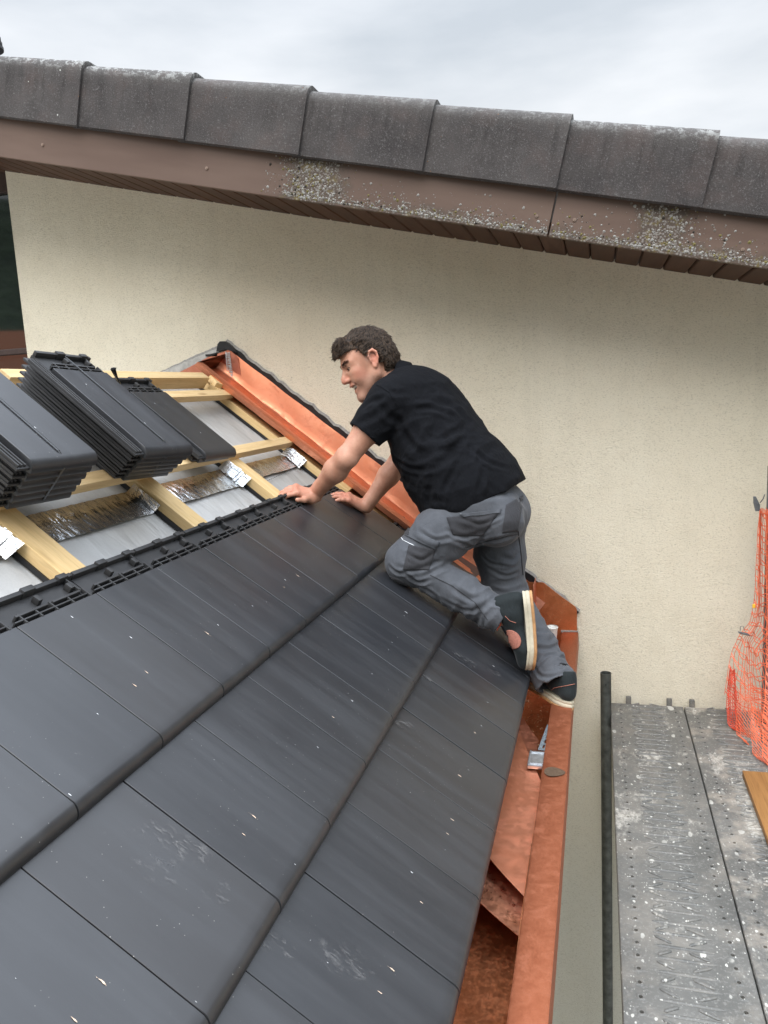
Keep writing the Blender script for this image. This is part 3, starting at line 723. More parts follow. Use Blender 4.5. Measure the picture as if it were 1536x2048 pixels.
for k in range(n_):
    an = 2*math.pi*k/n_; ring.append((.9475+.031*math.cos(an)*(1.05 if math.cos(an) > 0 else .95), .99+.028*math.sin(an)*(1-.25*math.cos(an))))
g.add([(x, y, -.7168) for x, y in ring], [tuple(range(n_))])
g.obj('solder_patch', simple('dull_brown_solder', (.13, .085, .055), .45, .5, bump=.3, sc=120), gut, fix=False)

def curved_sheet(name, P00, P10, P11, P01, mat, label, bend=.01, nn=14, group='loose copper offcuts in the gutter'):
    V = []; Fc = []; P00, P10, P11, P01 = map(Vector, (P00, P10, P11, P01))
    for i in range(nn):
        for j in range(nn):
            u, v = i/(nn-1), j/(nn-1)
            p = (P00*(1-u)+P10*u)*(1-v)+(P01*(1-u)+P11*u)*v
            V.append((p.x, p.y, p.z-bend*math.sin(math.pi*u)+.002*math.sin(v*4+u*2)))
    for i in range(nn-1):
        for j in range(nn-1): Fc.append((i*nn+j, (i+1)*nn+j, (i+1)*nn+j+1, i*nn+j+1))
    n0 = len(V); V += [(x, y, z-.0012) for x, y, z in V]
    Fc += [tuple(n0+k for k in f[::-1]) for f in Fc]
    rim = [i*nn for i in range(nn)]+[(nn-1)*nn+j for j in range(1, nn)]+[i*nn+nn-1 for i in range(nn-2, -1, -1)]+[j for j in range(nn-2, 0, -1)]
    for a, b in zip(rim, rim[1:]+rim[:1]): Fc.append((a, b, n0+b, n0+a))
    g = G(); g.add(V, Fc); o = g.obj(name, mat, None, auto=40); tag(o, label, 'copper sheet', group); return o
# left edge (under the eaves) and right edge (against the gutter wall)
curved_sheet('copper_sheet', (.705, 1.66, -.705), (.909, .990, -.755), (.909, .452, -.757), (.705, .708, -.715), COP, 'large smooth copper sheet leaning in the gutter below the tile edge', .012)
curved_sheet('copper_sheet', (.70, .88, -.75), (.905, .60, -.792), (.906, .370, -.800), (.70, .552, -.770), m_copper('spotted_copper', (.82, .32, .17), (.90, .42, .26), .26, .42, .35, (.42, .10, .06), sc=11), 'narrow spotted copper strip under the lower end of the larger sheet', .008)
curved_sheet('copper_sheet', (.72, 1.72, -.74), (.875, 1.36, -.80), (.862, 1.10, -.80), (.72, 1.25, -.745), COP, 'short copper piece showing just above the larger sheet', .02)
# galvanised hanger resting on the rim
hg = empty('gutter_hanger', 'galvanised steel hanger clip with slotted strap inside the gutter', 'hanger', loc=(.895, 1.10, -.735))
g = G()
for k in range(5):
    y0 = .06+.036*k
    g.box(-.0145, -.003, y0, y0+.036, -.004, -.0015); g.box(.003, .0135, y0, y0+.036, -.004, -.0015); g.box(-.003, .003, y0, y0+.012, -.004, -.0015)
X = Matrix.Rotation(math.radians(-6), 4, 'Z')@Matrix.Rotation(math.radians(2), 4, 'X'); g.V = [tuple(X@Vector(v)) for v in g.V]
g.obj('slotted_strap', simple('spangled_zinc', (.36, .44, .50), .35, .8, .5, 180), hg)
g = G(); g.box(-.033, .016, -.052, .045, -.010, .004, c=.004); g.box(-.026, .014, -.044, -.038, .004, .007, c=.001); g.box(-.026, .014, .030, .036, .004, .007, c=.001); g.box(-.031, -.027, -.05, .043, .004, .006, c=.001)
g.obj('clip', GALV, hg)
# cup near the wall
g = G(); n_ = 24; cz = [(-.72, .018), (-.655, .026), (-.652, .028), (-.648, .026)]
g.tube([(.876, 2.19, z) for z, _ in cz], [r for _, r in cz], n_, cap=False)
g.add([(.876+.0185*math.cos(2*math.pi*k/n_), 2.19+.0185*math.sin(2*math.pi*k/n_), -.705) for k in range(n_)], [tuple(range(n_))])
tag(g.obj('cup', WHITEP, None, auto=40), 'small white plastic cup behind the far trouser leg', 'cup')
# debris in the far end of the trough
g = G(); rr = random.Random(5)
for k in range(420):
    x = rr.uniform(.73, .895); y = rr.gauss(1.72, .22); s = rr.uniform(.0012, .0042); z = -.8905
    if y < 1.3 or y > 2.3: continue
    a = rr.uniform(0, 6.28); e = rr.uniform(.4, 1.4)
    p = [(x+s*e*math.cos(a), y+s*e*math.sin(a), z), (x-s*math.sin(a)*.5, y+s*math.cos(a)*.5, z+s*.8), (x-s*e*math.cos(a), y-s*e*math.sin(a), z+.001), (x+s*math.sin(a)*.5, y-s*math.cos(a)*.5, z)]
    g.add(p, [(0, 1, 2), (0, 2, 3), (1, 3, 2), (0, 3, 1)])
tag(g.obj('wood_chips', simple('pale_shavings', (.55, .36, .20), .8, var=.5, sc=300, bump=0), None), kind='stuff')

# ================================================================= LOOSE TILES
ORD = ['topmost', 'second', 'third', 'fourth', 'fifth', 'sixth', 'seventh']
proto = {}
def loose(c0, c1, h0, h1, n, yaw, where, pitch0=0., grp='loose roof tiles stacked on the battens', wobble=.004):
    """c0/c1: (s of nose, y of left side) of the bottom and top tile"""
    r = random.Random(int(c0[1]*1000)); out = []
    for i in range(n):
        f = i/max(1, n-1)
        s = c0[0]+(c1[0]-c0[0])*f; y = c0[1]+(c1[1]-c0[1])*f; h = h0+(h1-h0)*f
        key = 'a'
        if key not in proto:
            proto[key] = tile_geo(.222, True, [(-.12, .12, .005, 1), (-.3, .06, .004, 1)], seed=99).obj('roof_tile', [TILE, TRIB, TAN, WHT], None, auto=42)
            o = proto[key]
        else:
            o = proto[key].copy(); COL.objects.link(o)
        M_ = Matrix.Rotation(TH, 4, 'Y') @ Matrix.Translation((s, y, h)) @ Matrix.Rotation(yaw+r.uniform(-wobble, wobble), 4, 'Z') @ Matrix.Rotation(pitch0, 4, 'Y')
        o.matrix_world = M_
        lab = ORD[n-1-i] + (' tile of the %s' % where if i == n-1 else ' tile from the top of the %s' % where)
        tag(o, 'flat anthracite roof tile, '+lab, 'roof tile', grp); out.append(o)
    return out
S2 = loose((-.335, .755), (-.236, .585), .030, .205, 6, math.atan2(.035, -.42)*0-.085, 'middle stack')
S1 = loose((-.322, .275), (-.256, .178), .030, .200, 6, -.03, 'left stack')
S3 = loose((-.345, 1.215), (-.318, 1.190), .028, .058, 2, -.045, 'right stack nearest the wall')
# far stacks nearer the camera on the left, out of the frame, are not built
def strap(sy, s_nose, s_back, h_top, h_bot, sn_b, yb, label, loop=False, hback=.0):
    g = G(); w_ = .0035; yaw = -.07
    def P(s, y, h): return rs(s, y, h)
    pts = [P(s_back-.004, sy+.03, h_bot), P(s_back-.006, sy+.03, h_top+.002), P(s_back+.03, sy+.028, h_top+.003), P(s_nose-.03, sy, h_top+.0025), P(s_nose-.006, sy-.001, h_top-.006), P(s_nose+.003, sy-.0015, h_top-.022), P(sn_b+.004, yb, h_bot-.012)]
    g.tube(pts, w_, 4, flat=.22, up=tuple(NV))
    if loop: pass
    tag(g.obj('strap', STRAP, None), label, 'strap', 'black straps round the tile bundles')
strap(.70, -.236, -.670, .205, .030, -.325, .86, 'thin black strap round the middle bundle of roof tiles')
strap(.285, -.256, -.69, .200, .030, -.318, .38, 'thin black strap round the left bundle of roof tiles')
g = G(); g.tube([rs(-.58, 1.06, .085), rs(-.625, 1.05, .105), rs(-.665, 1.035, .135), rs(-.68, 1.02, .155), rs(-.675, 1.01, .165)], .0085, 4, flat=.2, up=(0, 0, 1))
tag(g.obj('strap', STRAP, None), 'loose black strap end curling up between the middle and right stacks', 'strap', 'black straps round the tile bundles')
g = G(); pts = []
for k in range(9):
    an = math.pi*k/8; pts.append((.0+.045*math.cos(an), .03*math.sin(an)))
g.sheet(pts, 1, 1.30, 1.62, .012, 6)
o = g.obj('ridge_tile', CLAY, None, auto=40); o.location = (-.80, 0, .50)
tag(o, 'old orange clay ridge tile lying behind the right stack', 'ridge tile')

# ================================================================= HOUSE ACROSS THE STREET (behind the photographer, mirrored in the window)
nh = empty('neighbour_house', 'pale house across the street, mirrored low in the window at the left edge', 'house', loc=(-18, -21, -6.2), rot=(0, 0, math.radians(-40)))
G().box(-6, 6, -4, 4, 0, 7.6).obj('wall', simple('pale_yellow_render', (.55, .47, .30), .9, var=.08, bump=0), nh)
g = G(); g.prism([(-4.6, 7.4), (0, 9.6), (4.6, 7.4), (4.6, 7.2), (0, 9.4), (-4.6, 7.2)], 0, -6.5, 6.5); g.obj('roof', CLAY, nh)
for q in (-3.6, 0, 3.6):
    for z in (1.2, 4.4):
        w_ = G().box(q-.6, q+.6, 4.0, 4.03, z, z+1.5).obj('window', GLASS, nh)
# ================================================================= PERSON (built from smoothly blended distance fields)
A_ = lambda *v: np.array(v, dtype=np.float64)
def unit(v): return v/np.linalg.norm(v)
def vnoise(p, sc, seed=0):
    q = p*sc; i = np.floor(q).astype(np.int64); f = q-i; f = f*f*(3-2*f)
    def h(ix, iy, iz):
        n = (ix*374761393+iy*668265263+iz*2147483647+seed*144665) & 0x7fffffff
        n = ((n ^ (n >> 13))*1274126177) & 0x7fffffff
        return ((n ^ (n >> 16)) & 0xffff)/65535.
    r = 0
    for dx in (0, 1):
        for dy in (0, 1):
            for dz in (0, 1):
                w = (f[..., 0] if dx else 1-f[..., 0])*(f[..., 1] if dy else 1-f[..., 1])*(f[..., 2] if dz else 1-f[..., 2])
                r = r+w*h(i[..., 0]+dx, i[..., 1]+dy, i[..., 2]+dz)
    return r*2-1
class Fld:
    def __init__(s, lo, hi, h):
        s.lo = np.array(lo, float); s.h = h; s.n = (np.ceil((np.array(hi)-lo)/h).astype(int)+1)
        s.f = np.full(s.n, .05, np.float32)
    def _box(s, lo, hi, pad):
        a = np.clip(np.floor((np.array(lo)-pad-s.lo)/s.h).astype(int), 0, s.n-1); b = np.clip(np.ceil((np.array(hi)+pad-s.lo)/s.h).astype(int)+1, 1, s.n)
        g = np.stack(np.meshgrid(*[s.lo[i]+s.h*np.arange(a[i], b[i]) for i in range(3)], indexing='ij'), -1)
        return tuple(slice(a[i], b[i]) for i in range(3)), g
    def put(s, fn, lo, hi, k=.01, op='u', pad=.03):
        sl, g = s._box(lo, hi, pad+k)
        if g.size == 0: return
        d = fn(g).astype(np.float32); a = s.f[sl]
        if op == 'u':
            h = np.maximum(k-np.abs(a-d), 0)/k if k > 0 else 0; s.f[sl] = np.minimum(a, d)-h*h*k*.25
        elif op == 's':
            d = -d; h = np.maximum(k-np.abs(a-d), 0)/k if k > 0 else 0; s.f[sl] = np.maximum(a, d)+h*h*k*.25
    def cone(s, a, b, ra, rb, k=.01, flat=None, fk=1., op='u', pad=.03):
        a = np.array(a, float); b = np.array(b, float); ab = b-a; L2 = max(ab@ab, 1e-9)
        def fn(p):
            q = p-a; t = np.clip((q@ab)/L2, 0, 1); d = q-t[..., None]*ab
            if flat is not None:
                c = d@flat; d = d+(c*(1/fk-1))[..., None]*flat
                dist = np.linalg.norm(d, axis=-1)-(ra+(rb-ra)*t)
                return dist*min(1, fk*1.3)
            return np.linalg.norm(d, axis=-1)-(ra+(rb-ra)*t)
        r = max(ra, rb)*max(1, fk); s.put(fn, np.minimum(a, b)-r, np.maximum(a, b)+r, k, op, pad)
    def ell(s, c, ax, rad, k=.01, op='u', pad=.03):
        c = np.array(c, float); Mx = np.array(ax); rad = np.array(rad)
        def fn(p):
            q = (p-c)@Mx.T; k0 = np.linalg.norm(q/rad, axis=-1); k1 = np.linalg.norm(q/rad**2, axis=-1)
            return k0*(k0-1)/np.maximum(k1, 1e-6)
        r = rad.max(); s.put(fn, c-r, c+r, k, op, pad)
    def path(s, pts, rs_, k=.01, **kw):
        for i in range(len(pts)-1): s.cone(pts[i], pts[i+1], rs_[i], rs_[i+1], k, **kw)
    def mesh(s):
        f = s.f; neg = f < 0; n = s.n
        c = [neg[x:n[0]-1+x, y:n[1]-1+y, z:n[2]-1+z] for x in (0, 1) for y in (0, 1) for z in (0, 1)]
        al = c[0].copy(); an = c[0].copy()
        for q in c[1:]: al &= q; an |= q
        act = np.argwhere(an & ~al); ids = np.full(tuple(n-1), -1, np.int32); ids[tuple(act.T)] = np.arange(len(act))
        corner = [(x, y, z) for x in (0, 1) for y in (0, 1) for z in (0, 1)]
        val = np.stack([f[act[:, 0]+x, act[:, 1]+y, act[:, 2]+z] for x, y, z in corner], 1).astype(float)
        acc = np.zeros((len(act), 3)); cnt = np.zeros(len(act))
        for i in range(8):
            for j in range(i+1, 8):
                d = np.array(corner[j])-corner[i]
                if np.abs(d).sum() != 1: continue
                a, b = val[:, i], val[:, j]; m = (a < 0) != (b < 0)
                t = np.where(m, a/np.where(m, a-b, 1), 0)
                acc += m[:, None]*(np.array(corner[i])+t[:, None]*d); cnt += m
        V = s.lo+s.h*(act+acc/cnt[:, None]); Q = []
        for ax in range(3):
            sh = [slice(None)]*3; s1 = list(sh); s2 = list(sh); s1[ax] = slice(0, -1); s2[ax] = slice(1, None)
            e = np.argwhere(neg[tuple(s1)] != neg[tuple(s2)]); u, v = [(1, 2), (2, 0), (0, 1)][ax]
            e = e[(e[:, u] > 0) & (e[:, v] > 0) & (e[:, u] < n[u]-1) & (e[:, v] < n[v]-1)]
            du = np.zeros(3, int); du[u] = 1; dv = np.zeros(3, int); dv[v] = 1
            g = lambda q: ids[tuple(q.T)]
            q4 = np.stack([g(e-du-dv), g(e-dv), g(e), g(e-du)], 1)
            fl_ = ~neg[tuple(e.T)]; q4[fl_] = q4[fl_][:, ::-1]; Q.append(q4)
        Q = np.concatenate(Q); Q = Q[(Q >= 0).all(1)]
        return V, Q
def smooth_lap(V, Q, it=2, lam=.5):
    for _ in range(it):
        acc = np.zeros_like(V); c = np.zeros(len(V))
        for a in range(4):
            b = (a+1) % 4
            np.add.at(acc, Q[:, a], V[Q[:, b]]); np.add.at(c, Q[:, a], 1); np.add.at(acc, Q[:, b], V[Q[:, a]]); np.add.at(c, Q[:, b], 1)
        V = V+lam*(acc/np.maximum(c, 1)[:, None]-V)
    return V
def np_mesh(name, V, Q, mat, parent, smooth=True):
    me = bpy.data.meshes.new(name); me.vertices.add(len(V)); me.vertices.foreach_set('co', V.astype(np.float32).ravel())
    me.loops.add(Q.size); me.loops.foreach_set('vertex_index', Q.astype(np.int32).ravel()); me.polygons.add(len(Q))
    me.polygons.foreach_set('loop_start', np.arange(0, Q.size, 4, dtype=np.int32)); me.polygons.foreach_set('loop_total', np.full(len(Q), 4, np.int32))
    me.polygons.foreach_set('use_smooth', np.ones(len(Q), bool)); me.update(); me.validate()
    o = bpy.data.objects.new(name, me); COL.objects.link(o)
    for m in (mat if isinstance(mat, list) else [mat]): me.materials.append(m.m if isinstance(m, T) else m)
    o.parent = parent; return o
# ---- materials
def m_skin():
    t = T('skin', .52, spec=.35); c = t.co(); n = t.noise(c, 24, 4, .6); n2 = t.noise(c, 160, 3)
    col = t.mix(t.ramp(n, (.35, 0.), (.7, 1.)), (.44, .21, .135), (.56, .30, .205))
    col = t.mix(t.ma('MULTIPLY', t.ramp(n2, (.55, 0.), (.75, 1.)), .25), col, (.42, .18, .12))
    # flush of the face and hands
    vc = t.n('ShaderNodeVertexColor'); vc.layer_name = 'tone'
    sepc = t.n('ShaderNodeSeparateColor'); t.lk(vc.outputs['Color'], sepc.inputs[0])
    col = t.mix(t.ma('MULTIPLY', sepc.outputs[0], .6), col, (.58, .19, .13))
    col = t.mix(t.ma('MULTIPLY', sepc.outputs[1], .9), col, (.07, .035, .025))
    col = t.mix(t.ma('MULTIPLY', sepc.outputs[2], .45), col, (.30, .20, .16))
    t.base(col); t.b.inputs['Subsurface Weight'].default_value = .12; t.b.inputs['Subsurface Radius'].default_value = (.012, .005, .003); t.b.inputs['Subsurface Scale'].default_value = 1.
    t.no(t.bump(n2, .22, .0015)); return t
def m_cloth(name, c1, c2, weave=900, rough=.85, sheen=.1, bump=.25):
    t = T(name, rough, spec=.2); c = t.co(); n = t.noise(c, 14, 5, .6); w = t.noise(c, weave, 2, .7); w2 = t.noise(t.co((1, 1, .45), rot=(.5, .3, .8)), 34, 5, .55, 1.2)
    t.base(t.mix(t.ma('ADD', t.ma('MULTIPLY', t.ramp(n, (.3, 0.), (.7, 1.)), .7), t.ma('MULTIPLY', w, .3)), c1, c2)); t.b.inputs['Sheen Weight'].default_value = sheen; t.b.inputs['Sheen Roughness'].default_value = .4
    t.no(t.bump(w2, bump, .016, t.bump(w, .15, .0006))); return t
SKIN = m_skin(); SHIRT = m_cloth('black_pique_cotton', (.0028, .003, .0042), (.0055, .006, .008), 1100, .95, .0, .45)
TROU = m_cloth('grey_work_cloth', (.062, .066, .074), (.102, .106, .117), 1000, .8, .10, .22); TROD = m_cloth('charcoal_work_cloth', (.034, .034, .037), (.052, .051, .055), 1000, .85, .08, .3)
HAIRM = T('dark_brown_hair', .55, spec=.18); _c = HAIRM.co(); HAIRM.base(HAIRM.mix(HAIRM.ramp(HAIRM.noise(HAIRM.co((1, 1, .4)), 190, 4), (.42, 0.), (.62, 1.)), (.010, .006, .004), (.085, .055, .036)))
HAIRG = T('greying_hair', .55, spec=.18); HAIRG.base(HAIRG.mix(HAIRG.noise(HAIRG.co(), 260, 3), (.05, .036, .026), (.12, .090, .068)))
SHOE = m_cloth('black_suede', (.010, .013, .014), (.022, .027, .028), 700, .8, .1, .2); SOLE = simple('cream_rubber_sole', (.47, .42, .31), .6, var=.12, sc=60); GUM = simple('tan_rubber_outsole', (.42, .22, .09), .6); REDL = simple('orange_red_laces', (.62, .06, .02), .6, bump=0); TERRA = simple('salmon_suede_panel', (.34, .13, .09), .8, sc=200); PIPE = simple('white_reflective_piping', (.62, .63, .64), .45, bump=0)

J = dict(shL=(.3255, 1.62, .3906), shR=(.3609, 1.95, .407), elL=(.1730, 1.53, .1882), elR=(.2677, 1.97, .1368), wrL=(.0172, 1.6135, .0566), wrR=(.1374, 1.888, -.0389),
         hipL=(.6276, 1.62, -.0212), hipR=(.6885, 1.79, -.0731), knL=(.3971, 1.52, -.1995), anL=(.7315, 1.52, -.4019), heelL=(.7699, 1.51, -.3602), toeL=(.7898, 1.49, -.5848),
         knR=(.7182, 1.80, -.3895), anR=(.9037, 1.57, -.6284), heelR=(.9557, 1.51, -.6922), toeR=(.823, 1.76, -.7191), chest=(.4308, 1.78, .3388), belly=(.5003, 1.74, .1830),
         pelvis=(.6633, 1.70, -.019), neck=(.3275, 1.76, .4857), ear=(.2667, 1.63, .5477))
J = {k: np.array(v) for k, v in J.items()}
HF = A_(-.7995114, -.4938538, -.3418918); HU = A_(-.388042, -.0098001, .9215896); HL = A_(.4584811, -.8694897, .1838007)
HC = J['ear'] - HL*.076 + HU*.004
def H(f, l, u): return HC+HF*f+HL*l+HU*u
NR = np.array(NV); SR = np.array(SV); YR = A_(0, 1, 0)
HAX = [HF, HL, HU]
person = empty('person', 'man in black polo shirt and grey work trousers kneeling on the tiles, smiling', 'person', loc=(.66, 1.6, -.5))
PI_ = Matrix.Translation(-person.location)
# ---------------- skin: one continuous body
B = Fld((-.16, 1.38, -.80), (1.02, 2.06, .74), .004)
W_ax = unit(J['shR']-J['shL']); T_ax = unit(J['neck']-J['pelvis']); D_ax = unit(np.cross(W_ax, T_ax))  # across, up the back, out of the back (sign checked below)
# torso and legs under the clothes
B.cone(J['pelvis'], J['belly'], .085, .08, .05); B.cone(J['belly'], J['chest'], .08, .09, .05); B.cone(J['chest'], J['neck']*.5+J['chest']*.5, .09, .06, .05)
for s_ in 'LR':
    B.cone(J['hip'+s_], J['kn'+s_], .062, .045, .03); B.cone(J['kn'+s_], J['an'+s_], .045, .032, .02)
    hs, ts, us = (A_(.8149, 1.51, -.3052), A_(.8298, 1.49, -.5898), A_(-1, -.10, .15)) if s_ == 'L' else (A_(.985, 1.475, -.700), A_(.800, 1.745, -.690), A_(.12, .1, 1.))
    us = unit(us); B.cone(J['an'+s_], hs*.82+ts*.18+us*.055, .032, .022, .02); B.cone(hs*.82+ts*.18+us*.055, hs*.45+ts*.55+us*.028, .022, .018, .01); B.cone(hs*.45+ts*.55+us*.028, hs*.15+ts*.85+us*.018, .018, .012, .01)
    B.cone(J['chest']*.35+J['sh'+s_]*.65, J['sh'+s_]*.85+J['el'+s_]*.15, .055, .048, .04)
# neck
nb = J['neck']+A_(.01, 0, -.05)
B.cone(nb, H(-.035, 0, -.035), .062, .052, .03); B.cone(H(-.01, 0, -.075), nb+HF*.05, .045, .05, .03)
# head
B.ell(H(-.006, 0, .035), HAX, (.098, .076, .088), .02)
B.ell(H(.038, 0, -.002), HAX, (.058, .062, .085), .03)       # face
B.ell(H(.045, 0, -.055), HAX, (.048, .052, .052), .03)       # cheeks / mouth mass
B.cone(H(.076, .010, -.108), H(.076, -.010, -.108), .017, .017, .025)  # chin
for q in (1, -1):
    B.cone(H(.072, q*.012, -.110), H(.005, q*.052, -.052), .013, .018, .022)     # jaw
    B.cone(H(.005, q*.052, -.052), H(-.005, q*.062, -.01), .018, .014, .02)
    B.ell(H(.064, q*.040, -.018), HAX, (.024, .020, .020), .02)   # cheekbone
    B.ell(H(.068, q*.036, -.042), HAX, (.020, .018, .018), .015)   # smiling cheek
    B.cone(H(.088, q*.014, .028), H(.070, q*.046, .026), .010, .009, .016)       # brow ridge
    B.ell(H(.094, q*.030, .008), HAX, (.017, .015, .012), .008, op='s')            # eye socket
    B.ell(H(.078, q*.031, .007), HAX, (.0125, .014, .0115), .003)                   # eyeball and lids
    B.cone(H(.089, q*.022, .0145), H(.082, q*.042, .012), .0035, .0030, .004)     # upper lid fold
    B.cone(H(.088, q*.022, -.0035), H(.081, q*.042, -.001), .0032, .0026, .004)   # lower lid
B.path([H(.090, 0, .018), H(.101, 0, .000), H(.112, 0, -.018), H(.116, 0, -.028)], [.0075, .0085, .0105, .0115], .010)   # nose
for q in (1, -1):
    B.ell(H(.101, q*.0125, -.031), HAX, (.013, .0085, .0085), .006); B.ell(H(.106, q*.006, -.041), HAX, (.0055, .0035, .003), .002, op='s')
B.path([H(.088, .022, -.059), H(.098, .008, -.053), H(.098, -.008, -.053), H(.088, -.022, -.059)], [.004, .006, .006, .004], .006)    # upper lip
B.path([H(.078, .024, -.072), H(.087, .009, -.081), H(.087, -.009, -.081), H(.078, -.024, -.072)], [.004, .006, .006, .004], .006)   # lower lip
B.path([H(.076, .030, -.058), H(.094, .015, -.064), H(.100, 0, -.066), H(.094, -.015, -.064), H(.076, -.030, -.058)], [.0035, .0080, .0090, .0080, .0035], .002, op='s')   # open smile
for q in (1, -1):
    B.path([H(.098, q*.014, -.038), H(.085, q*.032, -.055), H(.075, q*.034, -.070)], [.0012, .0022, .0012], .006, op='s')   # smile line
    # ear
    e = lambda f, u, o=0: H(f, q*(.077+o), u)
    B.ell(e(-.006, -.002, -.004), HAX, (.016, .010, .026), .006)
    B.path([e(.008, -.010, .002), e(.010, .012, .004), e(.002, .029, .007), e(-.013, .031, .010), e(-.022, .018, .012), e(-.020, -.002, .010), e(-.010, -.020, .005), e(.000, -.031, .001), e(.006, -.024, -.002)], [.004, .0045, .005, .0052, .005, .0048, .005, .0058, .004], .004)
    B.ell(e(-.004, .006, .007), HAX, (.010, .008, .014), .004, op='s'); B.ell(e(.001, -.010, .005), HAX, (.006, .007, .007), .003, op='s')
# arms
def arm(s_, out):
    sh, el, wr = J['sh'+s_], J['el'+s_], J['wr'+s_]; ax = unit(wr-el); up = unit(el-sh)
    B.cone(sh, sh+(el-sh)*.5, .056, .050, .03); B.cone(sh+(el-sh)*.5, el-up*.02, .050, .041, .02)
    B.cone(sh+(el-sh)*.45+D_ax*.012, sh+(el-sh)*.8+D_ax*.010, .036, .028, .02)
    B.cone(el, el+(wr-el)*.35, .0405, .0445, .02); B.cone(el+(wr-el)*.35, wr-ax*.02, .0445, .0285, .02)
    B.ell(el+D_ax*.0+unit(el-(sh+wr)/2)*.014, np.eye(3), (.026, .026, .026), .02)
    B.cone(wr-ax*.03, wr+ax*.006, .0275, .0285, .015)
    # tendon and muscle lines
    sd_ = unit(np.cross(ax, out)); B.cone(el+sd_*.016, el+(wr-el)*.5+sd_*.012, .026, .021, .015)
arm('L', A_(0, -1, 0)); arm('R', A_(0, -1, 0))
# hands: flat palm with four bent fingers and a thumb
def hand(wr, fwd, nrm, thumb_side, droop, seed, spreadf=1.):
    fwd = unit(fwd); nrm = unit(nrm-fwd*(nrm@fwd)); sd = np.cross(nrm, fwd)*thumb_side    # sd points to the thumb side
    w0 = wr-nrm*.022
    B.cone(w0+fwd*.004, w0+fwd*.035, .029, .031, .02, flat=nrm, fk=.62)
    for q, ln in ((.030, .083), (.010, .088), (-.011, .085), (-.030, .078)):
        B.cone(w0+fwd*.012+sd*q*.55, w0+fwd*ln+sd*q, .0165, .0125, .010)
        B.ell(w0+fwd*ln+sd*q+nrm*.003, np.eye(3), (.0115, .0115, .0115), .006)       # knuckle
    B.cone(w0+sd*.022+fwd*.015-nrm*.004, w0+sd*.030+fwd*.045-nrm*.006, .019, .014, .012)   # ball of the thumb
    r = random.Random(seed)
    for i, (q, ln, L_) in enumerate(((.030, .083, .068), (.010, .088, .076), (-.011, .085, .071), (-.030, .078, .056))):
        p = w0+fwd*ln+sd*q; ang = droop[0]; seg = (L_*.45, L_*.30, L_*.27); rr = (.0098, .0088, .0080, .0068)
        pts = [p]; sp = (q*2.2*spreadf)
        for s2, dl in zip(seg, droop):
            ang += dl; d = fwd*math.cos(ang)-nrm*math.sin(ang)+sd*sp; pts.append(pts[-1]+unit(d)*s2)
        B.path(pts, rr, .0028, pad=.015)
        for m_ in (1, 2): B.ell(pts[m_]+nrm*.001, np.eye(3), (.0095-.0006*m_,)*3, .004, pad=.01)
    th0 = w0+sd*.028+fwd*.030-nrm*.004; th1 = th0+unit(sd*.75+fwd*.65-nrm*.05)*.034; th2 = th1+unit(sd*.42+fwd*.9-nrm*.12)*.028
    B.path([w0+sd*.018+fwd*.012, th0, th1, th2], (.015, .0135, .0108, .0088), .006, pad=.015)
    B.ell(th2+unit(sd*.3+fwd)*.004, np.eye(3), (.0092,)*3, .003, pad=.01)
hand(J['wrL']-NR*.004+SR*.004, -SR*.80-YR*.55-NR*.10, NR, 1, (.30, .35, .35), 1)
hand(J['wrR']+NR*.002, -SR*.92-YR*.32, NR, -1, (.22, .12, .30), 2)
Vb, Qb = B.mesh(); Vb = smooth_lap(Vb, Qb, 1, .35)
body = np_mesh('body', Vb, Qb, SKIN, person)
body.matrix_parent_inverse = PI_
hl = (Vb-HC)@np.array(HAX).T
dist = lambda c, r: np.clip(1-np.linalg.norm((hl-np.array(c))/np.array(r), axis=1), 0, 1)
tone = np.zeros((len(Vb), 4)); tone[:, 3] = 1
red = dist((.11, 0, -.03), (.03, .03, .03))*1.2+dist((.06, .045, -.03), (.035, .04, .035))*1.0+dist((-.01, .085, 0), (.035, .03, .045))*1.3+dist((-.01, -.085, 0), (.035, .03, .045))
dh = np.minimum(np.linalg.norm(Vb-(J['wrL']-SR*.1-YR*.05), axis=1), np.linalg.norm(Vb-(J['wrR']-SR*.1-YR*.03), axis=1)); red += np.clip(1-dh/.11, 0, 1)*.9
lips = np.maximum(dist((.095, 0, -.052), (.014, .030, .008)), dist((.085, 0, -.079), (.016, .028, .009)))
inner = np.maximum(dist((.090, 0, -.0655), (.022, .034, .0095))*3, 0)
brow = np.maximum(dist((.088, .030, .030), (.022, .026, .0075)), dist((.088, -.030, .030), (.022, .026, .0075)))*2.5
eyes = np.maximum(dist((.090, .031, .006), (.012, .014, .004)), dist((.090, -.031, .006), (.012, .014, .004)))*2.5
beard = np.clip((-.035-hl[:, 2])/.03, 0, 1)*np.clip((hl[:, 0]-(-.0))/.03, 0, 1)*(np.abs(hl[:, 1]) < .08)*(hl[:, 2] > -.16)
side = np.clip(1-np.linalg.norm((hl-np.array((.012, .07, .02)))/np.array((.016, .03, .035)), axis=1), 0, 1)*2
tone[:, 0] = np.clip(red+lips*1.5, 0, 1); tone[:, 1] = np.clip(inner+brow+eyes, 0, 1); tone[:, 2] = np.clip(beard*.55+side, 0, 1)
at = body.data.color_attributes.new('tone', 'FLOAT_COLOR', 'POINT'); at.data.foreach_set('color', tone.astype(np.float32).ravel())
def place(o):
    o.parent = person; o.matrix_parent_inverse = PI_; return o
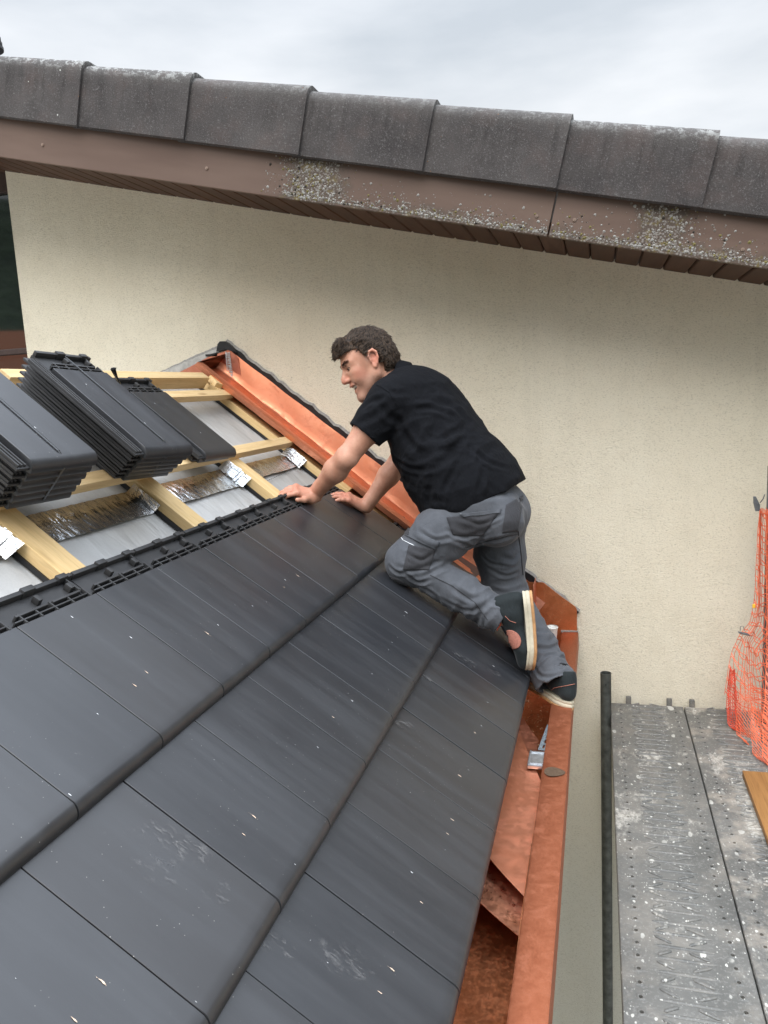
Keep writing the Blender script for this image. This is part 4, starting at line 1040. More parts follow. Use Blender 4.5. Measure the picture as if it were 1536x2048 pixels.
# eyes and teeth
for q in (1, -1):
    g = G(); c = H(.0795, q*.031, .006); n_ = 14; V = []; Fc = []
    for i in range(9):
        for k in range(n_):
            a_ = math.pi*i/8; V.append(c+HF*.0118*math.cos(a_)+HL*.0118*math.sin(a_)*math.cos(2*math.pi*k/n_)+HU*.0095*math.sin(a_)*math.sin(2*math.pi*k/n_))
    Fc = [(i*n_+k, i*n_+(k+1) % n_, (i+1)*n_+(k+1) % n_, (i+1)*n_+k) for i in range(8) for k in range(n_)]
    g.add(V, Fc, 0); g.M = [1 if f < 2*n_ else 0 for f in range(len(g.F))]
    place(g.obj('eye', [simple('eye_white', (.55, .50, .47), .2, bump=0), simple('brown_iris', (.03, .015, .01), .1, bump=0)], None, smooth=True))
g = G()
for i in range(-4, 5):
    a_ = i*.0062; c = H(.0905-abs(i)**1.6*.0011, a_, -.0605)
    g.box(-.003, .0025, -.0028, .0028, -.0045, .0035, c=.001, X=Matrix(((HF[0], HL[0], HU[0], c[0]), (HF[1], HL[1], HU[1], c[1]), (HF[2], HL[2], HU[2], c[2]), (0, 0, 0, 1))))
place(g.obj('teeth', simple('teeth_ivory', (.72, .68, .58), .3, bump=0), None, smooth=True))
from mathutils.bvhtree import BVHTree
# ---------------- hair
Hh = Fld(HC-.17, HC+.17, .0030)
Hh.ell(H(-.010, 0, .040), HAX, (.108, .086, .098), .01)
Hh.ell(H(-.045, 0, .005), HAX, (.072, .078, .085), .02)
Hh.cone(H(.070, .03, .098), H(.070, -.03, .098), .026, .026, .03)
Hh.path([H(.080, .035, .080), H(.096, .015, .072), H(.092, -.02, .075)], [.014, .017, .015], .015)
Hh.cone(H(-.085, 0, -.055), H(-.085, 0, -.02), .030, .035, .03)
# cut the face, the ears and the neck free
def cut(fn): 
    sl, g_ = Hh._box(HC-.17, HC+.17, 0); q = (g_-HC)@np.array(HAX).T; d = fn(q); a = Hh.f[sl]; Hh.f[sl] = np.maximum(a, -d.astype(np.float32))
cut(lambda q: np.maximum.reduce([-(q[..., 0]-.020-.35*(np.clip(q[..., 2]-.02, 0, 1))), (q[..., 2]-.062-.10*(q[..., 0]-.05)), -(q[..., 2]+.3)])*1.0)
cut(lambda q: np.maximum(-(q[..., 0]+.012-.0*(q[..., 2])), q[..., 2]-.018))
cut(lambda q: np.maximum(-(q[..., 0]+.040+.25*(q[..., 2]+.03)), q[..., 2]+.022))
cut(lambda q: q[..., 2]+.078)
for q in (1, -1): Hh.ell(H(-.004, q*.082, .000), HAX, (.026, .022, .036), .004, op='s')
P_ = Hh._box(HC-.17, HC+.17, 0)[1]; ql = (P_-HC)@np.array(HAX).T
qs = ql*np.array([1., 1.6, 1.]); wv = vnoise(qs+vnoise(ql, 18, 3)[..., None]*.010, 62, 5)*.0016+vnoise(qs, 120, 8)*.0010+vnoise(ql, 28, 2)*.002
Hh.f += wv.astype(np.float32)
Vh, Qh = Hh.mesh(); hair = np_mesh('hair', Vh, Qh, HAIRM, person); hair.matrix_parent_inverse = PI_
# locks that break the outline
g = G(); rr = random.Random(11); Vl = (Vh-HC)@np.array(HAX).T; me_ = hair.data
nr_ = np.zeros(len(me_.vertices)*3, np.float32); me_.vertices.foreach_get('normal', nr_); nr_ = nr_.reshape(-1, 3)
idx = [i for i in range(len(Vh)) if Vl[i, 0] > -.16]
for i in [rr.choice(idx) for _ in range(9000)]:
    p = Vh[i]; n_ = nr_[i]; l = Vl[i]
    if (Vh[i]-HC)@n_ < .02: continue
    fl_ = unit(-HF*.9+HU*.15+HL*rr.uniform(-.5, .5)) if l[0] < .05 else unit(HF*.8+HL*rr.uniform(-.8, .8)-HU*rr.uniform(0, .8))
    if l[0] < -.05: fl_ = unit(-HU*1.0-HF*.3+HL*rr.uniform(-.5, .5))
    d = unit(fl_-n_*(fl_@n_)*1.0+n_*rr.uniform(.04, .26)); ln = rr.uniform(.012, .026)
    if l[2] < -.01: ln *= .6
    q1 = p+d*ln*.5+n_*.0008; q2 = p+d*ln-n_*rr.uniform(0, .003)+HL*rr.uniform(-.002, .002)
    g.tube([p-n_*.001, q1, q2], [.0010, .0008, .0002], 3, cap=False, mi=1 if rr.random() < .18 else 0)
place(g.obj('hair_locks', [HAIRM, HAIRG], None, fix=False)); bpy.data.objects['hair_locks'].parent = hair; bpy.data.objects['hair_locks'].matrix_parent_inverse = Matrix.Identity(4)
for q in (1, -1):
    g = G(); bvb = BVHTree.FromPolygons([tuple(v) for v in Vb], [tuple(int(i) for i in f) for f in Qb]) if q == 1 else bvb
    for _ in range(110):
        t_ = rr.random(); c = H(.094-.020*t_**1.5, q*(.010+.036*t_), .026+.006*math.sin(t_*2.6)+rr.uniform(-.0042, .0042)); h_ = bvb.find_nearest(Vector(c))
        if h_[0] is None: continue
        p = np.array(h_[0]); n_ = np.array(h_[1]); d = unit(HL*q*1.0-HF*.3+HU*rr.uniform(-.1, .5)+n_*.25)
        g.tube([p-n_*.0005, p+d*.004+n_*.0012, p+d*.008+n_*.0006], [.0006, .0006, .0002], 3, cap=False)
    e_ = g.obj('eyebrow', HAIRM, None, fix=False); place(e_)
    g = G()
    for k in range(2):
        pts = []
        for m in range(9):
            t_ = m/8; c = H(.092-.012*t_, q*(.020+.024*t_), .0115-.0035*(2*t_-1)**2 if k == 0 else .0005+.002*(2*t_-1)**2); h_ = bvb.find_nearest(Vector(c)); pts.append(np.array(h_[0])+np.array(h_[1])*.0004)
        g.tube(pts, .0011 if k == 0 else .0006, 4)
    e_ = g.obj('eyelashes', HAIRM, None, fix=False); place(e_)
# ---------------- fold helpers
def folds(F_, ctr, axis, rad, amp, freq, seed, phase=0.):
    """ripples round a limb near a joint"""
    sl, g_ = F_._box(np.array(ctr)-rad, np.array(ctr)+rad, 0); q = g_-np.array(ctr); r = np.linalg.norm(q, axis=-1)/rad
    m = np.clip(1-r, 0, 1)**.7; ax = np.array(axis); w = vnoise(g_, 11, seed)*.020+vnoise(g_, 26, seed+1)*.006
    s = q@ax+w; pat = 1-2*np.abs(np.sin(s*freq*.5+phase))**.75; pat = -pat*.8
    F_.f[sl] += (amp*pat*m*(.6+.4*vnoise(g_, 14, seed+9))).astype(np.float32)
# ---------------- shirt
S_ = Fld((.08, 1.40, -.10), (.86, 2.10, .62), .0045)
Wd = unit(J['shR']-J['shL']); Td = unit(J['chest']-J['pelvis']); Dd = unit(np.cross(Wd, Td))
if Dd[2] < 0: Dd = -Dd          # out of the back
def slab(c, rw, rd, rt, k=.05): S_.ell(c, [Wd, Dd, Td], (rw, rd, rt), k)
slab(J['chest']+Dd*.0, .205, .150, .17, .06)
slab(J['chest']*.66+J['neck']*.34+Dd*.008, .175, .095, .115, .07)
slab(J['belly'], .200, .178, .20, .08)
slab(A_(.5778, 1.71, .0679), .195, .180, .19, .07); slab(A_(.6741, 1.72, .075), .165, .11, .14, .06); slab(A_(.6256, 1.70, -.01), .200, .182, .15, .05)
for s_ in 'LR':
    sh, el = J['sh'+s_], J['el'+s_]; u_ = unit(el-sh)
    S_.cone(J['chest']*.45+J['neck']*.15+sh*.40, sh, .072, .068, .05); S_.cone(sh, sh+u_*.085, .071, .070, .04); S_.cone(sh+u_*.085, sh+u_*.150, .070, .069, .02)
# hem: cut by a plane across the hips; open the sleeves and the neck
HEM = dict(c=A_(.6256, 1.70, -.010), n=unit(np.array(CR)*-.43-np.array(CD)*.90))
sl, g_ = S_._box((.08, 1.40, -.10), (.86, 2.10, .62), 0)
hemd = -((g_-HEM['c'])@HEM['n']) + vnoise(g_, 12, 4)*.006
S_.f = np.maximum(S_.f, hemd.astype(np.float32)-.0)
for s_ in 'LR':
    sh, el = J['sh'+s_], J['el'+s_]; u_ = unit(el-sh); c = sh+u_*.155
    d = (g_-c)@u_; near = np.linalg.norm(g_-c, axis=-1)-.12; S_.f = np.maximum(S_.f, np.minimum(d, -near).astype(np.float32))
    inn = np.linalg.norm(np.cross(g_-sh, u_), axis=-1)-.060; cav = np.maximum(inn, np.maximum(-(d+.035), near)); S_.f = np.maximum(S_.f, -cav.astype(np.float32))
del hemd, d, near, inn, cav
# folds of the shirt: from armpit to waist and across the back
folds(S_, J['shL']*.55+J['belly']*.45, unit(Td*.8+Wd*.5), .22, .0055, 85, 21); folds(S_, J['belly']+Wd*-.15, unit(Td+Wd*.7), .20, .0060, 70, 23)
folds(S_, J['pelvis']*.7+J['belly']*.3-Wd*.12, unit(Td*.9-Wd*.5), .16, .0055, 95, 25); folds(S_, J['chest']+Dd*.1, unit(Td*.3+Wd), .2, .0030, 60, 27)
folds(S_, J['shL']+unit(J['elL']-J['shL'])*.08, unit(J['elL']-J['shL'])*.8+Wd*.4, .11, .0040, 120, 29)
crumple_s = lambda: None
sl, g_ = S_._box((.08, 1.40, -.10), (.86, 2.10, .62), 0)
w = g_+np.stack([vnoise(g_, 7, 101+i) for i in range(3)], -1)*.045
S_.f -= ((.0040*(1-2*np.abs(vnoise(w-(w@Wd)[..., None]*Wd*.5, 13, 105)))+.0016*(1-2*np.abs(vnoise(w, 27, 107))))*np.clip(1.25-((g_-J['belly'])@Td)*2.5, .35, 1.2)).astype(np.float32)
del w
# hollow out below so that the hem has an edge
S_.ell(HEM['c']-HEM['n']*.06, [Wd, Dd, Td], (.172, .155, .09), .004, op='s')
S_.cone(nb+HU*.0-HF*.005, H(-.03, 0, -.09)+HU*.02, .060, .060, .004, op='s')
def raydir(u, v): return unit(np.array(CR)*(u-768)/1539.03+np.array(CD)*(v-1024)/1539.03+np.array(CF))
def creases(V, Q, lines, org, sc, amp, wid, seed):
    bv = BVHTree.FromPolygons([tuple(v) for v in V], [tuple(int(i) for i in f) for f in Q]); N_ = np.zeros_like(V)
    fn = np.cross(V[Q[:, 2]]-V[Q[:, 0]], V[Q[:, 3]]-V[Q[:, 1]])
    for a in range(4): np.add.at(N_, Q[:, a], fn)
    N_ /= np.maximum(np.linalg.norm(N_, axis=1), 1e-12)[:, None]
    D = np.zeros(len(V)); r_ = random.Random(seed); eye = Vector(CAM_POS)
    for ln in lines:
        pts = []; m = len(ln)-1; n_ = 14*m
        for i in range(n_+1):
            # smooth curve through the points
            t = i/n_*m; k = min(int(t), m-1); f = t-k; P_ = [np.array(ln[min(max(k+o, 0), m)], float) for o in (-1, 0, 1, 2)]
            q = .5*((2*P_[1])+(-P_[0]+P_[2])*f+(2*P_[0]-5*P_[1]+4*P_[2]-P_[3])*f*f+(-P_[0]+3*P_[1]-3*P_[2]+P_[3])*f**3)
            h = bv.ray_cast(eye, Vector(raydir(org[0]+q[0]/sc, org[1]+q[1]/sc)))
            if h[0] is not None: pts.append((np.array(h[0]), math.sin(math.pi*min(max(i/n_, .04), .96))**.6))
        if len(pts) < 4: continue
        A = amp*r_.uniform(.8, 1.25); w = wid*r_.uniform(.8, 1.3)
        P3 = np.array([p[0] for p in pts]); wt_ = np.array([p[1] for p in pts]); lo = P3.min(0)-.05; hi = P3.max(0)+.05
        m_ = np.where(((V > lo) & (V < hi)).all(1))[0]; d = np.linalg.norm(V[m_][:, None]-P3[None], axis=2); j_ = d.argmin(1); dm = d[np.arange(len(m_)), j_]/w
        D[m_] += A*wt_[j_]*(-1.0*np.exp(-dm**2*1.4)+.75*np.exp(-(dm-1.9)**2*1.6))
    return V+N_*D[:, None]
Vs, Qs = S_.mesh(); Vs = smooth_lap(Vs, Qs, 1, .4)
Vs = creases(Vs, Qs, [[(870, 770), (990, 700), (1080, 640)], [(700, 700), (800, 820), (1000, 760)], [(880, 880), (960, 830), (1060, 700)], [(640, 560), (720, 720), (800, 800)], [(850, 880), (860, 1000), (830, 1100)], [(1010, 880), (940, 1000), (930, 1090)],
    [(1160, 900), (1130, 1050)], [(440, 650), (540, 600), (640, 520)], [(600, 430), (640, 470), (720, 470)], [(560, 740), (640, 700), (700, 620)], [(620, 820), (740, 900), (900, 900)], [(1080, 780), (1180, 860), (1290, 900)], [(760, 560), (860, 560), (980, 600)],
    [(680, 960), (760, 1000), (840, 1010)], [(470, 560), (520, 520), (600, 500)], [(900, 520), (1000, 560), (1060, 640)], [(820, 1120), (880, 1080), (940, 1110)], [(560, 520), (620, 600), (700, 640)]], (560, 620), 2.844, .0044, .011, 5)
shirt = np_mesh('shirt', Vs, Qs, SHIRT, person); shirt.matrix_parent_inverse = PI_
# collar
g = G(); n_ = 40; V = []; Fc = []
nu = unit(H(-.03, 0, -.06)-nb); c0 = nb+nu*.030; e1 = unit(HF-nu*(HF@nu)); e2 = np.cross(nu, e1)
prof = [(.073, -.016, 0), (.070, .015, 0), (.067, .046, 0), (.070, .0505, 0), (.078, .046, 0), (.091, .020, 1), (.103, -.010, 1)]
for k in range(n_):
    a_ = .30+(2*math.pi-.60)*k/(n_-1)
    for (r_, z_, o_) in prof:
        lift = .010*max(0, -math.cos(a_)); fr = 1+.10*max(0, math.cos(a_))
        V.append(c0+e1*math.cos(a_)*r_*fr*1.02+e2*math.sin(a_)*r_*1.0+nu*(z_+lift-.006*max(0, math.cos(a_))))
m_ = len(prof); Fc = [(k*m_+j, k*m_+j+1, (k+1)*m_+j+1, (k+1)*m_+j) for k in range(n_-1) for j in range(m_-1)]
g.add(V, Fc); col_ = g.obj('collar', SHIRT, None, smooth=True, fix=False); place(col_); sm = col_.modifiers.new('s', 'SOLIDIFY'); sm.thickness = .003
# ---------------- trousers
Tr = Fld((.24, 1.38, -.80), (1.10, 2.05, .14), .0040)
Tr.ell(J['pelvis']-Td*.02, [Wd, Dd, Td], (.165, .128, .12), .05)
Tr.ell(J['pelvis']-Td*.075+Dd*.035-Wd*.075, np.eye(3), (.094, .094, .094), .06); Tr.ell(J['pelvis']-Td*.075+Dd*.035+Wd*.075, np.eye(3), (.088, .088, .088), .05)
Tr.cone(J['pelvis'], J['belly']*.4+J['pelvis']*.6, .138, .125, .05, flat=Dd, fk=.85)
hipL, knL, anL = J['hipL'], J['knL'], J['anL']; hipR, knR, anR = J['hipR'], J['knR'], J['anR']
Tr.cone(hipL, hipL*.5+knL*.5, .120, .104, .04); Tr.cone(hipL*.5+knL*.5, knL, .104, .078, .03)
kd = unit(knL-hipL); 
Tr.ell(knL+kd*.008, np.eye(3), (.079, .076, .079), .03)
Tr.cone(knL+unit(anL-knL)*.02, knL*.45+anL*.55, .074, .073, .025); Tr.cone(knL*.45+anL*.55, anL+unit(anL-knL)*.018, .073, .066, .02)
Tr.cone(hipR, hipR*.5+knR*.5, .108, .098, .04); Tr.cone(hipR*.5+knR*.5, knR, .098, .084, .03); Tr.cone(knR, knR*.4+anR*.6, .084, .078, .03); Tr.cone(knR*.4+anR*.6, anR+unit(anR-knR)*.055, .078, .078, .02)
# cut waist and hems
sl, g_ = Tr._box((.24, 1.38, -.80), (1.10, 2.05, .14), 0)
def hemcut(c, u, rad, inr):
    d = (g_-c)@u + vnoise(g_, 22, 6)*.004; rr_ = np.linalg.norm(g_-c, axis=-1)
    Tr.f = np.maximum(Tr.f, np.where(rr_ < rad, d, -1).astype(np.float32))
    a_ = np.linalg.norm(np.cross(g_-c, u), axis=-1)-inr; cav = np.maximum(a_, np.where(rr_ < rad*1.2, -(d+.05), 1)); Tr.f = np.maximum(Tr.f, -cav.astype(np.float32))
uL = unit(anL-knL); uR = unit(anR-knR)
def crumple(F_, a, b, rad, amp, seed):
    a, b = np.array(a), np.array(b); sl, q_ = F_._box(np.minimum(a, b)-rad, np.maximum(a, b)+rad, 0); u = unit(b-a)
    al = (q_-a)@u; pp = q_-al[..., None]*u*.55; w = q_+np.stack([vnoise(q_, 9, seed+i) for i in range(3)], -1)*.03
    n1 = 1-2*np.abs(vnoise(w-((w-a)@u)[..., None]*u*.45, 17, seed+5)); n2 = 1-2*np.abs(vnoise(w, 30, seed+7))
    F_.f[sl] -= (amp*(n1*.75+n2*.35)*np.clip(1.6-np.linalg.norm(q_-(a+b)/2, axis=-1)/rad, 0, 1)).astype(np.float32)
# folds
folds(Tr, knL*.82+anL*.18+NR*.02, unit(uL*.9+NR*.5), .13, 0.0097, 120, 31); folds(Tr, hipL*.35+knL*.65, unit((knL-hipL)*.3+A_(.10, 0, .14)), .17, 0.0097, 85, 33)
folds(Tr, anL-uL*.07, uL, .15, 0.0158, 95, 35, 1.2); folds(Tr, knL*.5+anL*.5, unit(uL+NR*.6), .14, 0.0067, 75, 37)
folds(Tr, anR-uR*.09, unit(uR+A_(0, .3, .2)), .17, 0.0188, 78, 39, .5); folds(Tr, knR, unit(uR*.8+A_(.3, 0, .5)), .17, 0.0097, 70, 41); folds(Tr, hipR*.6+knR*.4, A_(-.5, .2, .85), .2, 0.0097, 60, 43)
folds(Tr, J['pelvis']-Wd*.08-Td*.04+Dd*.06, unit(Td+Wd*.6), .17, 0.0083, 75, 45); folds(Tr, hipL-A_(0, .06, .03), unit(Td+Dd*.6), .14, 0.0090, 90, 47)
hemcut(anL+uL*.012, uL, .13, .058); hemcut(anR+uR*.050, unit(uR+A_(-.15, .1, 0)), .13, .068)
d = (g_-(J['belly']*.5+J['pelvis']*.5))@Td; Tr.f = np.maximum(Tr.f, d.astype(np.float32))
# crease behind the bent knee
Vt, Qt = Tr.mesh(); Vt = smooth_lap(Vt, Qt, 1, .4)
Vt = creases(Vt, Qt, [[(600, 340), (700, 380), (850, 330)], [(760, 410), (900, 400), (1010, 370)], [(300, 560), (360, 585), (450, 570), (560, 520)], [(330, 600), (420, 660), (500, 640)], [(470, 620), (540, 580), (600, 560)],
    [(560, 760), (700, 830), (790, 820), (850, 760)], [(805, 900), (812, 830), (900, 745)], [(832, 860), (822, 930), (880, 1000)], [(600, 860), (700, 900), (800, 965)], [(870, 790), (950, 800)], [(640, 700), (740, 760), (800, 740)], [(740, 930), (790, 880), (780, 800)],
    [(870, 705), (960, 725), (1080, 690)], [(860, 580), (950, 620), (1030, 600)], [(1120, 1060), (1230, 1070), (1290, 1020)], [(1140, 1190), (1230, 1105), (1330, 1130)], [(1115, 1150), (1180, 1240), (1300, 1225), (1350, 1200)], [(1080, 900), (1150, 960), (1230, 960)], [(1150, 1290), (1240, 1270), (1330, 1235)],
    [(680, 260), (800, 300), (920, 250)], [(640, 400), (760, 440), (830, 360)], [(420, 340), (520, 400), (640, 380)], [(350, 480), (440, 520), (520, 470)], [(240, 560), (290, 600), (350, 600)], [(930, 500), (1000, 520), (1030, 480)], [(800, 480), (860, 540), (960, 560)], [(420, 680), (520, 740), (560, 800)],
    [(980, 760), (1060, 800), (1130, 780)], [(1180, 1010), (1240, 1010), (1270, 960)], [(330, 690), (400, 740), (480, 800)]], (700, 950), 3.072, .0050, .0078, 9); trou = np_mesh('trousers', Vt, Qt, TROU, person); trou.matrix_parent_inverse = PI_
del g_, d
# ---------------- shoes
def shoe(name, heel, toe, up, side, seed, tongue_dir):
    """heel/toe: ends of the sole's top plane; up: away from the sole"""
    heel, toe = np.array(heel), np.array(toe); f = unit(toe-heel); up = unit(up-f*(up@f)); sd = np.cross(up, f); Ln = np.linalg.norm(toe-heel)
    def P(a, b, c): return heel+f*a*Ln+sd*b+up*c
    def halfw(a, side_): 
        w = np.interp(a, [0, .05, .15, .35, .55, .72, .88, .96, 1.0], [.004, .022, .032, .031, .036, .044, .038, .022, .003]); 
        return w*(1.05 if side_ > 0 else .95)
    # upper
    lo = np.minimum(heel, toe)-.10; hi = np.maximum(heel, toe)+.10; U = Fld(lo, hi, .004)
    U.cone(P(.10, 0, .022), P(.32, 0, .030), .030, .030, .02); U.cone(P(.12, 0, .055), P(.25, 0, .062), .031, .033, .02)
    U.cone(P(.30, 0, .045), P(.60, 0, .030), .036, .030, .03); U.cone(P(.60, 0, .020), P(.86, 0, .012), .038, .030, .03, flat=up, fk=.8)
    U.cone(P(.72, .008, .012), P(.88, 0, .010), .038, .030, .02, flat=up, fk=.75)
    U.cone(P(.15, 0, .085), P(.22, 0, .085), .030, .031, .02)
    sl, g2 = U._box(lo, hi, 0); U.f = np.maximum(U.f, (-((g2-heel)@up)-.004).astype(np.float32)); U.f = np.maximum(U.f, (((g2-P(.15, 0, .098))@unit(up+f*.25))).astype(np.float32))
    v_, q_ = U.mesh(); v_ = smooth_lap(v_, q_, 1, .4); uo = np_mesh(name, v_, q_, SHOE, None); place(uo)
    # sole: layered, with grooves
    g = G(); n_ = 26; outl = []
    for k in range(n_+1): a = k/n_; a = .5-.5*math.cos(math.pi*a); outl.append((a, halfw(a, 1)))
    for k in range(n_-1, 0, -1): a = .5-.5*math.cos(math.pi*k/n_); outl.append((a, -halfw(a, -1)))
    lay = [(.010, -.002, 0), (.011, .002, 0), (.006, .003, 0), (.002, .0005, 0), (-.001, .003, 0), (-.007, .0035, 0), (-.011, .001, 0), (-.013, .0035, 1), (-.019, .003, 1), (-.021, -.002, 1)]
    V = []; Fc = []; M_ = []
    for (z, grow, mi) in lay:
        for (a, b) in outl:
            kk = .010*max(0, a-.75)/.25 + .004*math.sin(a*math.pi)*-1
            V.append(P(a+(grow/Ln)*(2*a-1), b*(1+grow/.036), z*1.1+kk-.012))
    m_ = len(outl)
    for i in range(len(lay)-1):
        for k in range(m_): Fc.append((i*m_+k, i*m_+(k+1) % m_, (i+1)*m_+(k+1) % m_, (i+1)*m_+k)); M_.append(lay[i+1][2])
    Fc.append(tuple(range(m_))); M_.append(0); Fc.append(tuple(range((len(lay)-1)*m_, len(lay)*m_))[::-1]); M_.append(1)
    g.V = V; g.F = Fc; g.M = M_; so = g.obj('sole', [SOLE, GUM], None, auto=45); so.parent = uo
    # laces
    g = G(); rr = random.Random(seed)
    for k in range(6):
        a = .36+.06*k; top = .072-.04*(a-.3)/.35
        g.tube([P(a, .024, top-.010), P(a+.01, .010, top+.003), P(a+.015, -.006, top+.004), P(a+.01, -.022, top-.008)], .0022, 5)
    for k in range(3):
        q = P(.33, -.004+.004*k, .078); pts = [q]
        for m in range(5): pts.append(pts[-1]+unit(tongue_dir+np.array([rr.uniform(-.5, .5) for _ in range(3)]))*.010)
        g.tube(pts, .0019, 5)
    if seed == 3:
        lo_ = g.obj('laces', REDL, None, fix=False); lo_.parent = uo
    return uo, P
# left: standing on its toe, sole facing down the slope ; right: heel on the gutter rim
shL_, PL = shoe('shoe', J['heelL']+A_(.045, 0, .055), J['toeL']+A_(.040, .0, -.005), A_(-1., -.10, .15), 1, 3, A_(-.5, -.3, -.8))
shR_, PR_ = shoe('shoe', A_(.985, 1.475, -.700), A_(.800, 1.745, -.690), A_(.12, .1, 1.), -1, 5, A_(0, 0, 1.))
# ---------------- trims laid on the cloth
from mathutils.bvhtree import BVHTree
def bvh(o): 
    return BVHTree.FromPolygons([v.co[:] for v in o.data.vertices], [p.vertices[:] for p in o.data.polygons])
EYE = np.array(CAM_POS); cR, cD, cF = map(np.array, (CR, CD, CF))
def raydir(u, v): return unit(cR*(u-768)/1539.03+cD*(v-1024)/1539.03+cF)
def patch(name, o_bvh, quad, mat, parent, off=.003, n=(14, 14), th=.0025, rnd=False):
    """a piece of cloth sewn on: corners (as seen from the front left of the scaffold) draped on the surface below"""
    V = []; Fc = []; ok = {}; (a, b, c, d) = [np.array(q, float) for q in quad]
    for i in range(n[0]+1):
        for j in range(n[1]+1):
            u, v = i/n[0], j/n[1]
            if rnd:
                u_, v_ = 2*u-1, 2*v-1; u = .5+.5*u_*math.sqrt(1-v_*v_/2); v = .5+.5*v_*math.sqrt(1-u_*u_/2)
            p = (a*(1-u)+b*u)*(1-v)+(d*(1-u)+c*u)*v
            hit = o_bvh.ray_cast(Vector(EYE), Vector(raydir(*p)))
            if hit[0] is None: continue
            q = np.array(hit[0])+np.array(hit[1])*off*(1 if hit[1].dot(Vector(raydir(*p))) < 0 else -1); ok[(i, j)] = len(V); V.append(q)
    for i in range(n[0]):
        for j in range(n[1]):
            k = [(i, j), (i+1, j), (i+1, j+1), (i, j+1)]
            if all(x in ok for x in k):
                P4 = [V[ok[x]] for x in k]
                if max(np.linalg.norm(P4[0]-P4[2]), np.linalg.norm(P4[1]-P4[3])) < .05: Fc.append([ok[x] for x in k])
    if not Fc: return None
    g = G(); g.add(V, Fc); o = g.obj(name, mat, None, smooth=True, fix=False); o.parent = parent
    m = o.modifiers.new('s', 'SOLIDIFY'); m.thickness = th; m.offset = 0; return o
def line(name, o_bvh, pts, r, mat, parent, off=.0015, n=24, flat=.6):
    P_ = []
    pts = [np.array(p, float) for p in pts]; seg = len(pts)-1
    for i in range(n+1):
        t = i/n*seg; k = min(int(t), seg-1); f = t-k; p = pts[k]*(1-f)+pts[k+1]*f; hit = o_bvh.ray_cast(Vector(EYE), Vector(raydir(*p)))
        if hit[0] is None: continue
        P_.append(np.array(hit[0])-raydir(*p)*off)
    if len(P_) < 3: return None
    g = G(); g.tube(P_, r, 6); o = g.obj(name, mat, None, smooth=True); o.parent = parent; return o
bt = bvh(trou)
patch('back_pocket', bt, [(893, 1035), (1000, 1022), (965, 1072), (905, 1070)], TROD, trou, .002)
patch('back_pocket', bt, [(1012, 1010), (1046, 990), (1036, 1062), (1004, 1066)], TROD, trou, .002)
patch('pocket_flap', bt, [(920, 1028), (1003, 1018), (1000, 1026), (925, 1034)], TROU, trou, .004)
patch('thigh_pocket', bt, [(818, 1090), (872, 1098), (858, 1140), (806, 1140)], TROD, trou, .003)
patch('pocket_flap', bt, [(800, 1066), (822, 1060), (880, 1084), (870, 1098)], TROU, trou, .0055)
patch('knee_panel', bt, [(776, 1150), (800, 1158), (885, 1222), (870, 1222)], TROD, trou, .003)
line('piping', bt, [(797, 1068), (806, 1080), (828, 1091)], .0016, PIPE, trou)
line('piping', bt, [(921, 1028), (940, 1031), (962, 1030)], .0016, PIPE, trou)
SEAM = simple('dark_stitching', (.02, .02, .022), .8, bump=0)
line('seam', bt, [(860, 1150), (905, 1172), (950, 1205), (975, 1240)], .0012, SEAM, trou)
line('seam', bt, [(1036, 1060), (1042, 1105), (1046, 1150)], .0022, SEAM, trou)
line('seam', bt, [(925, 1098), (965, 1085), (1036, 1068)], .0012, SEAM, trou)
badge = patch('badge', bt, [(806, 1052), (822, 1056), (820, 1072), (805, 1068)], TROD, trou, .0065, (8, 8))
line('badge_mark', bt, [(812, 1057), (815, 1062), (811, 1068)], .0009, PIPE, badge or trou, .008, 8); 
bs = bvh(shirt)
line('seam', bs, [(733, 765), (760, 772), (780, 786), (793, 810)], .0012, SHIRT, shirt, .002)
line('seam', bs, [(702, 858), (722, 868), (750, 876)], .0016, SHIRT, shirt, .002)
bl = bvh(shL_)
patch('side_panel', bl, [(1002, 1258), (1040, 1262), (1044, 1300), (1006, 1296)], TERRA, shL_, .0015, rnd=True)
for k in range(5): line('lace_tab', bl, [(1004+k*6, 1290+k*10), (1014+k*6, 1296+k*10)], .0016, REDL, shL_, .001, 6)
line('trim', bl, [(1010, 1232), (1020, 1242), (1032, 1246)], .0012, TERRA, shL_)
br_ = bvh(shR_)
line('trim', br_, [(1098, 1384), (1108, 1376), (1150, 1368)], .0012, TERRA, shR_)
# ================================================================= SCAFFOLD
ZD = -1.05
post = G(); post.tube([(1.106, 2.2, -5.9), (1.1063, 2.2, -3), (1.1068, 2.2, -.858)], .0236, 24, cap=False)
post.tube([(1.1068, 2.2, -.858), (1.1068, 2.2, -.90)], .0205, 24, cap=False)
for k in range(24): pass
V = []; n_ = 24
for r_ in (.0236, .0205):
    V += [(1.1068+r_*math.cos(2*math.pi*k/n_), 2.2+r_*math.sin(2*math.pi*k/n_), -.858) for k in range(n_)]
post.add(V, [(k, (k+1) % n_, n_+(k+1) % n_, n_+k) for k in range(n_)])
o = post.obj('scaffold_post', GALVD, None, auto=40)
tag(o, 'dark steel scaffold tube with open top standing beside the left deck plank', 'scaffold post', 'scaffold tubes')
g = G(); ring = [(.004*math.cos(k*math.pi/5)+1.1065, .004*math.sin(k*math.pi/5)-.905) for k in range(10)]
g.prism(ring, 1, 2.1755, 2.18); g.obj('pin_hole', STRAP, o)
g = G(); X = Matrix.Translation((1.136, 1.02, -1.085)); g.box(-.008, .008, -.035, .035, -.05, .022, c=.006, X=X); g.tube([(1.133, .985, -1.13), (1.146, .98, -1.16), (1.138, .97, -1.20)], .004, 6)
w_ = g.obj('wedge_clip', GALVD, None, auto=40); tag(w_, 'small dark clip hooked on the edge of the left deck plank', 'clip')
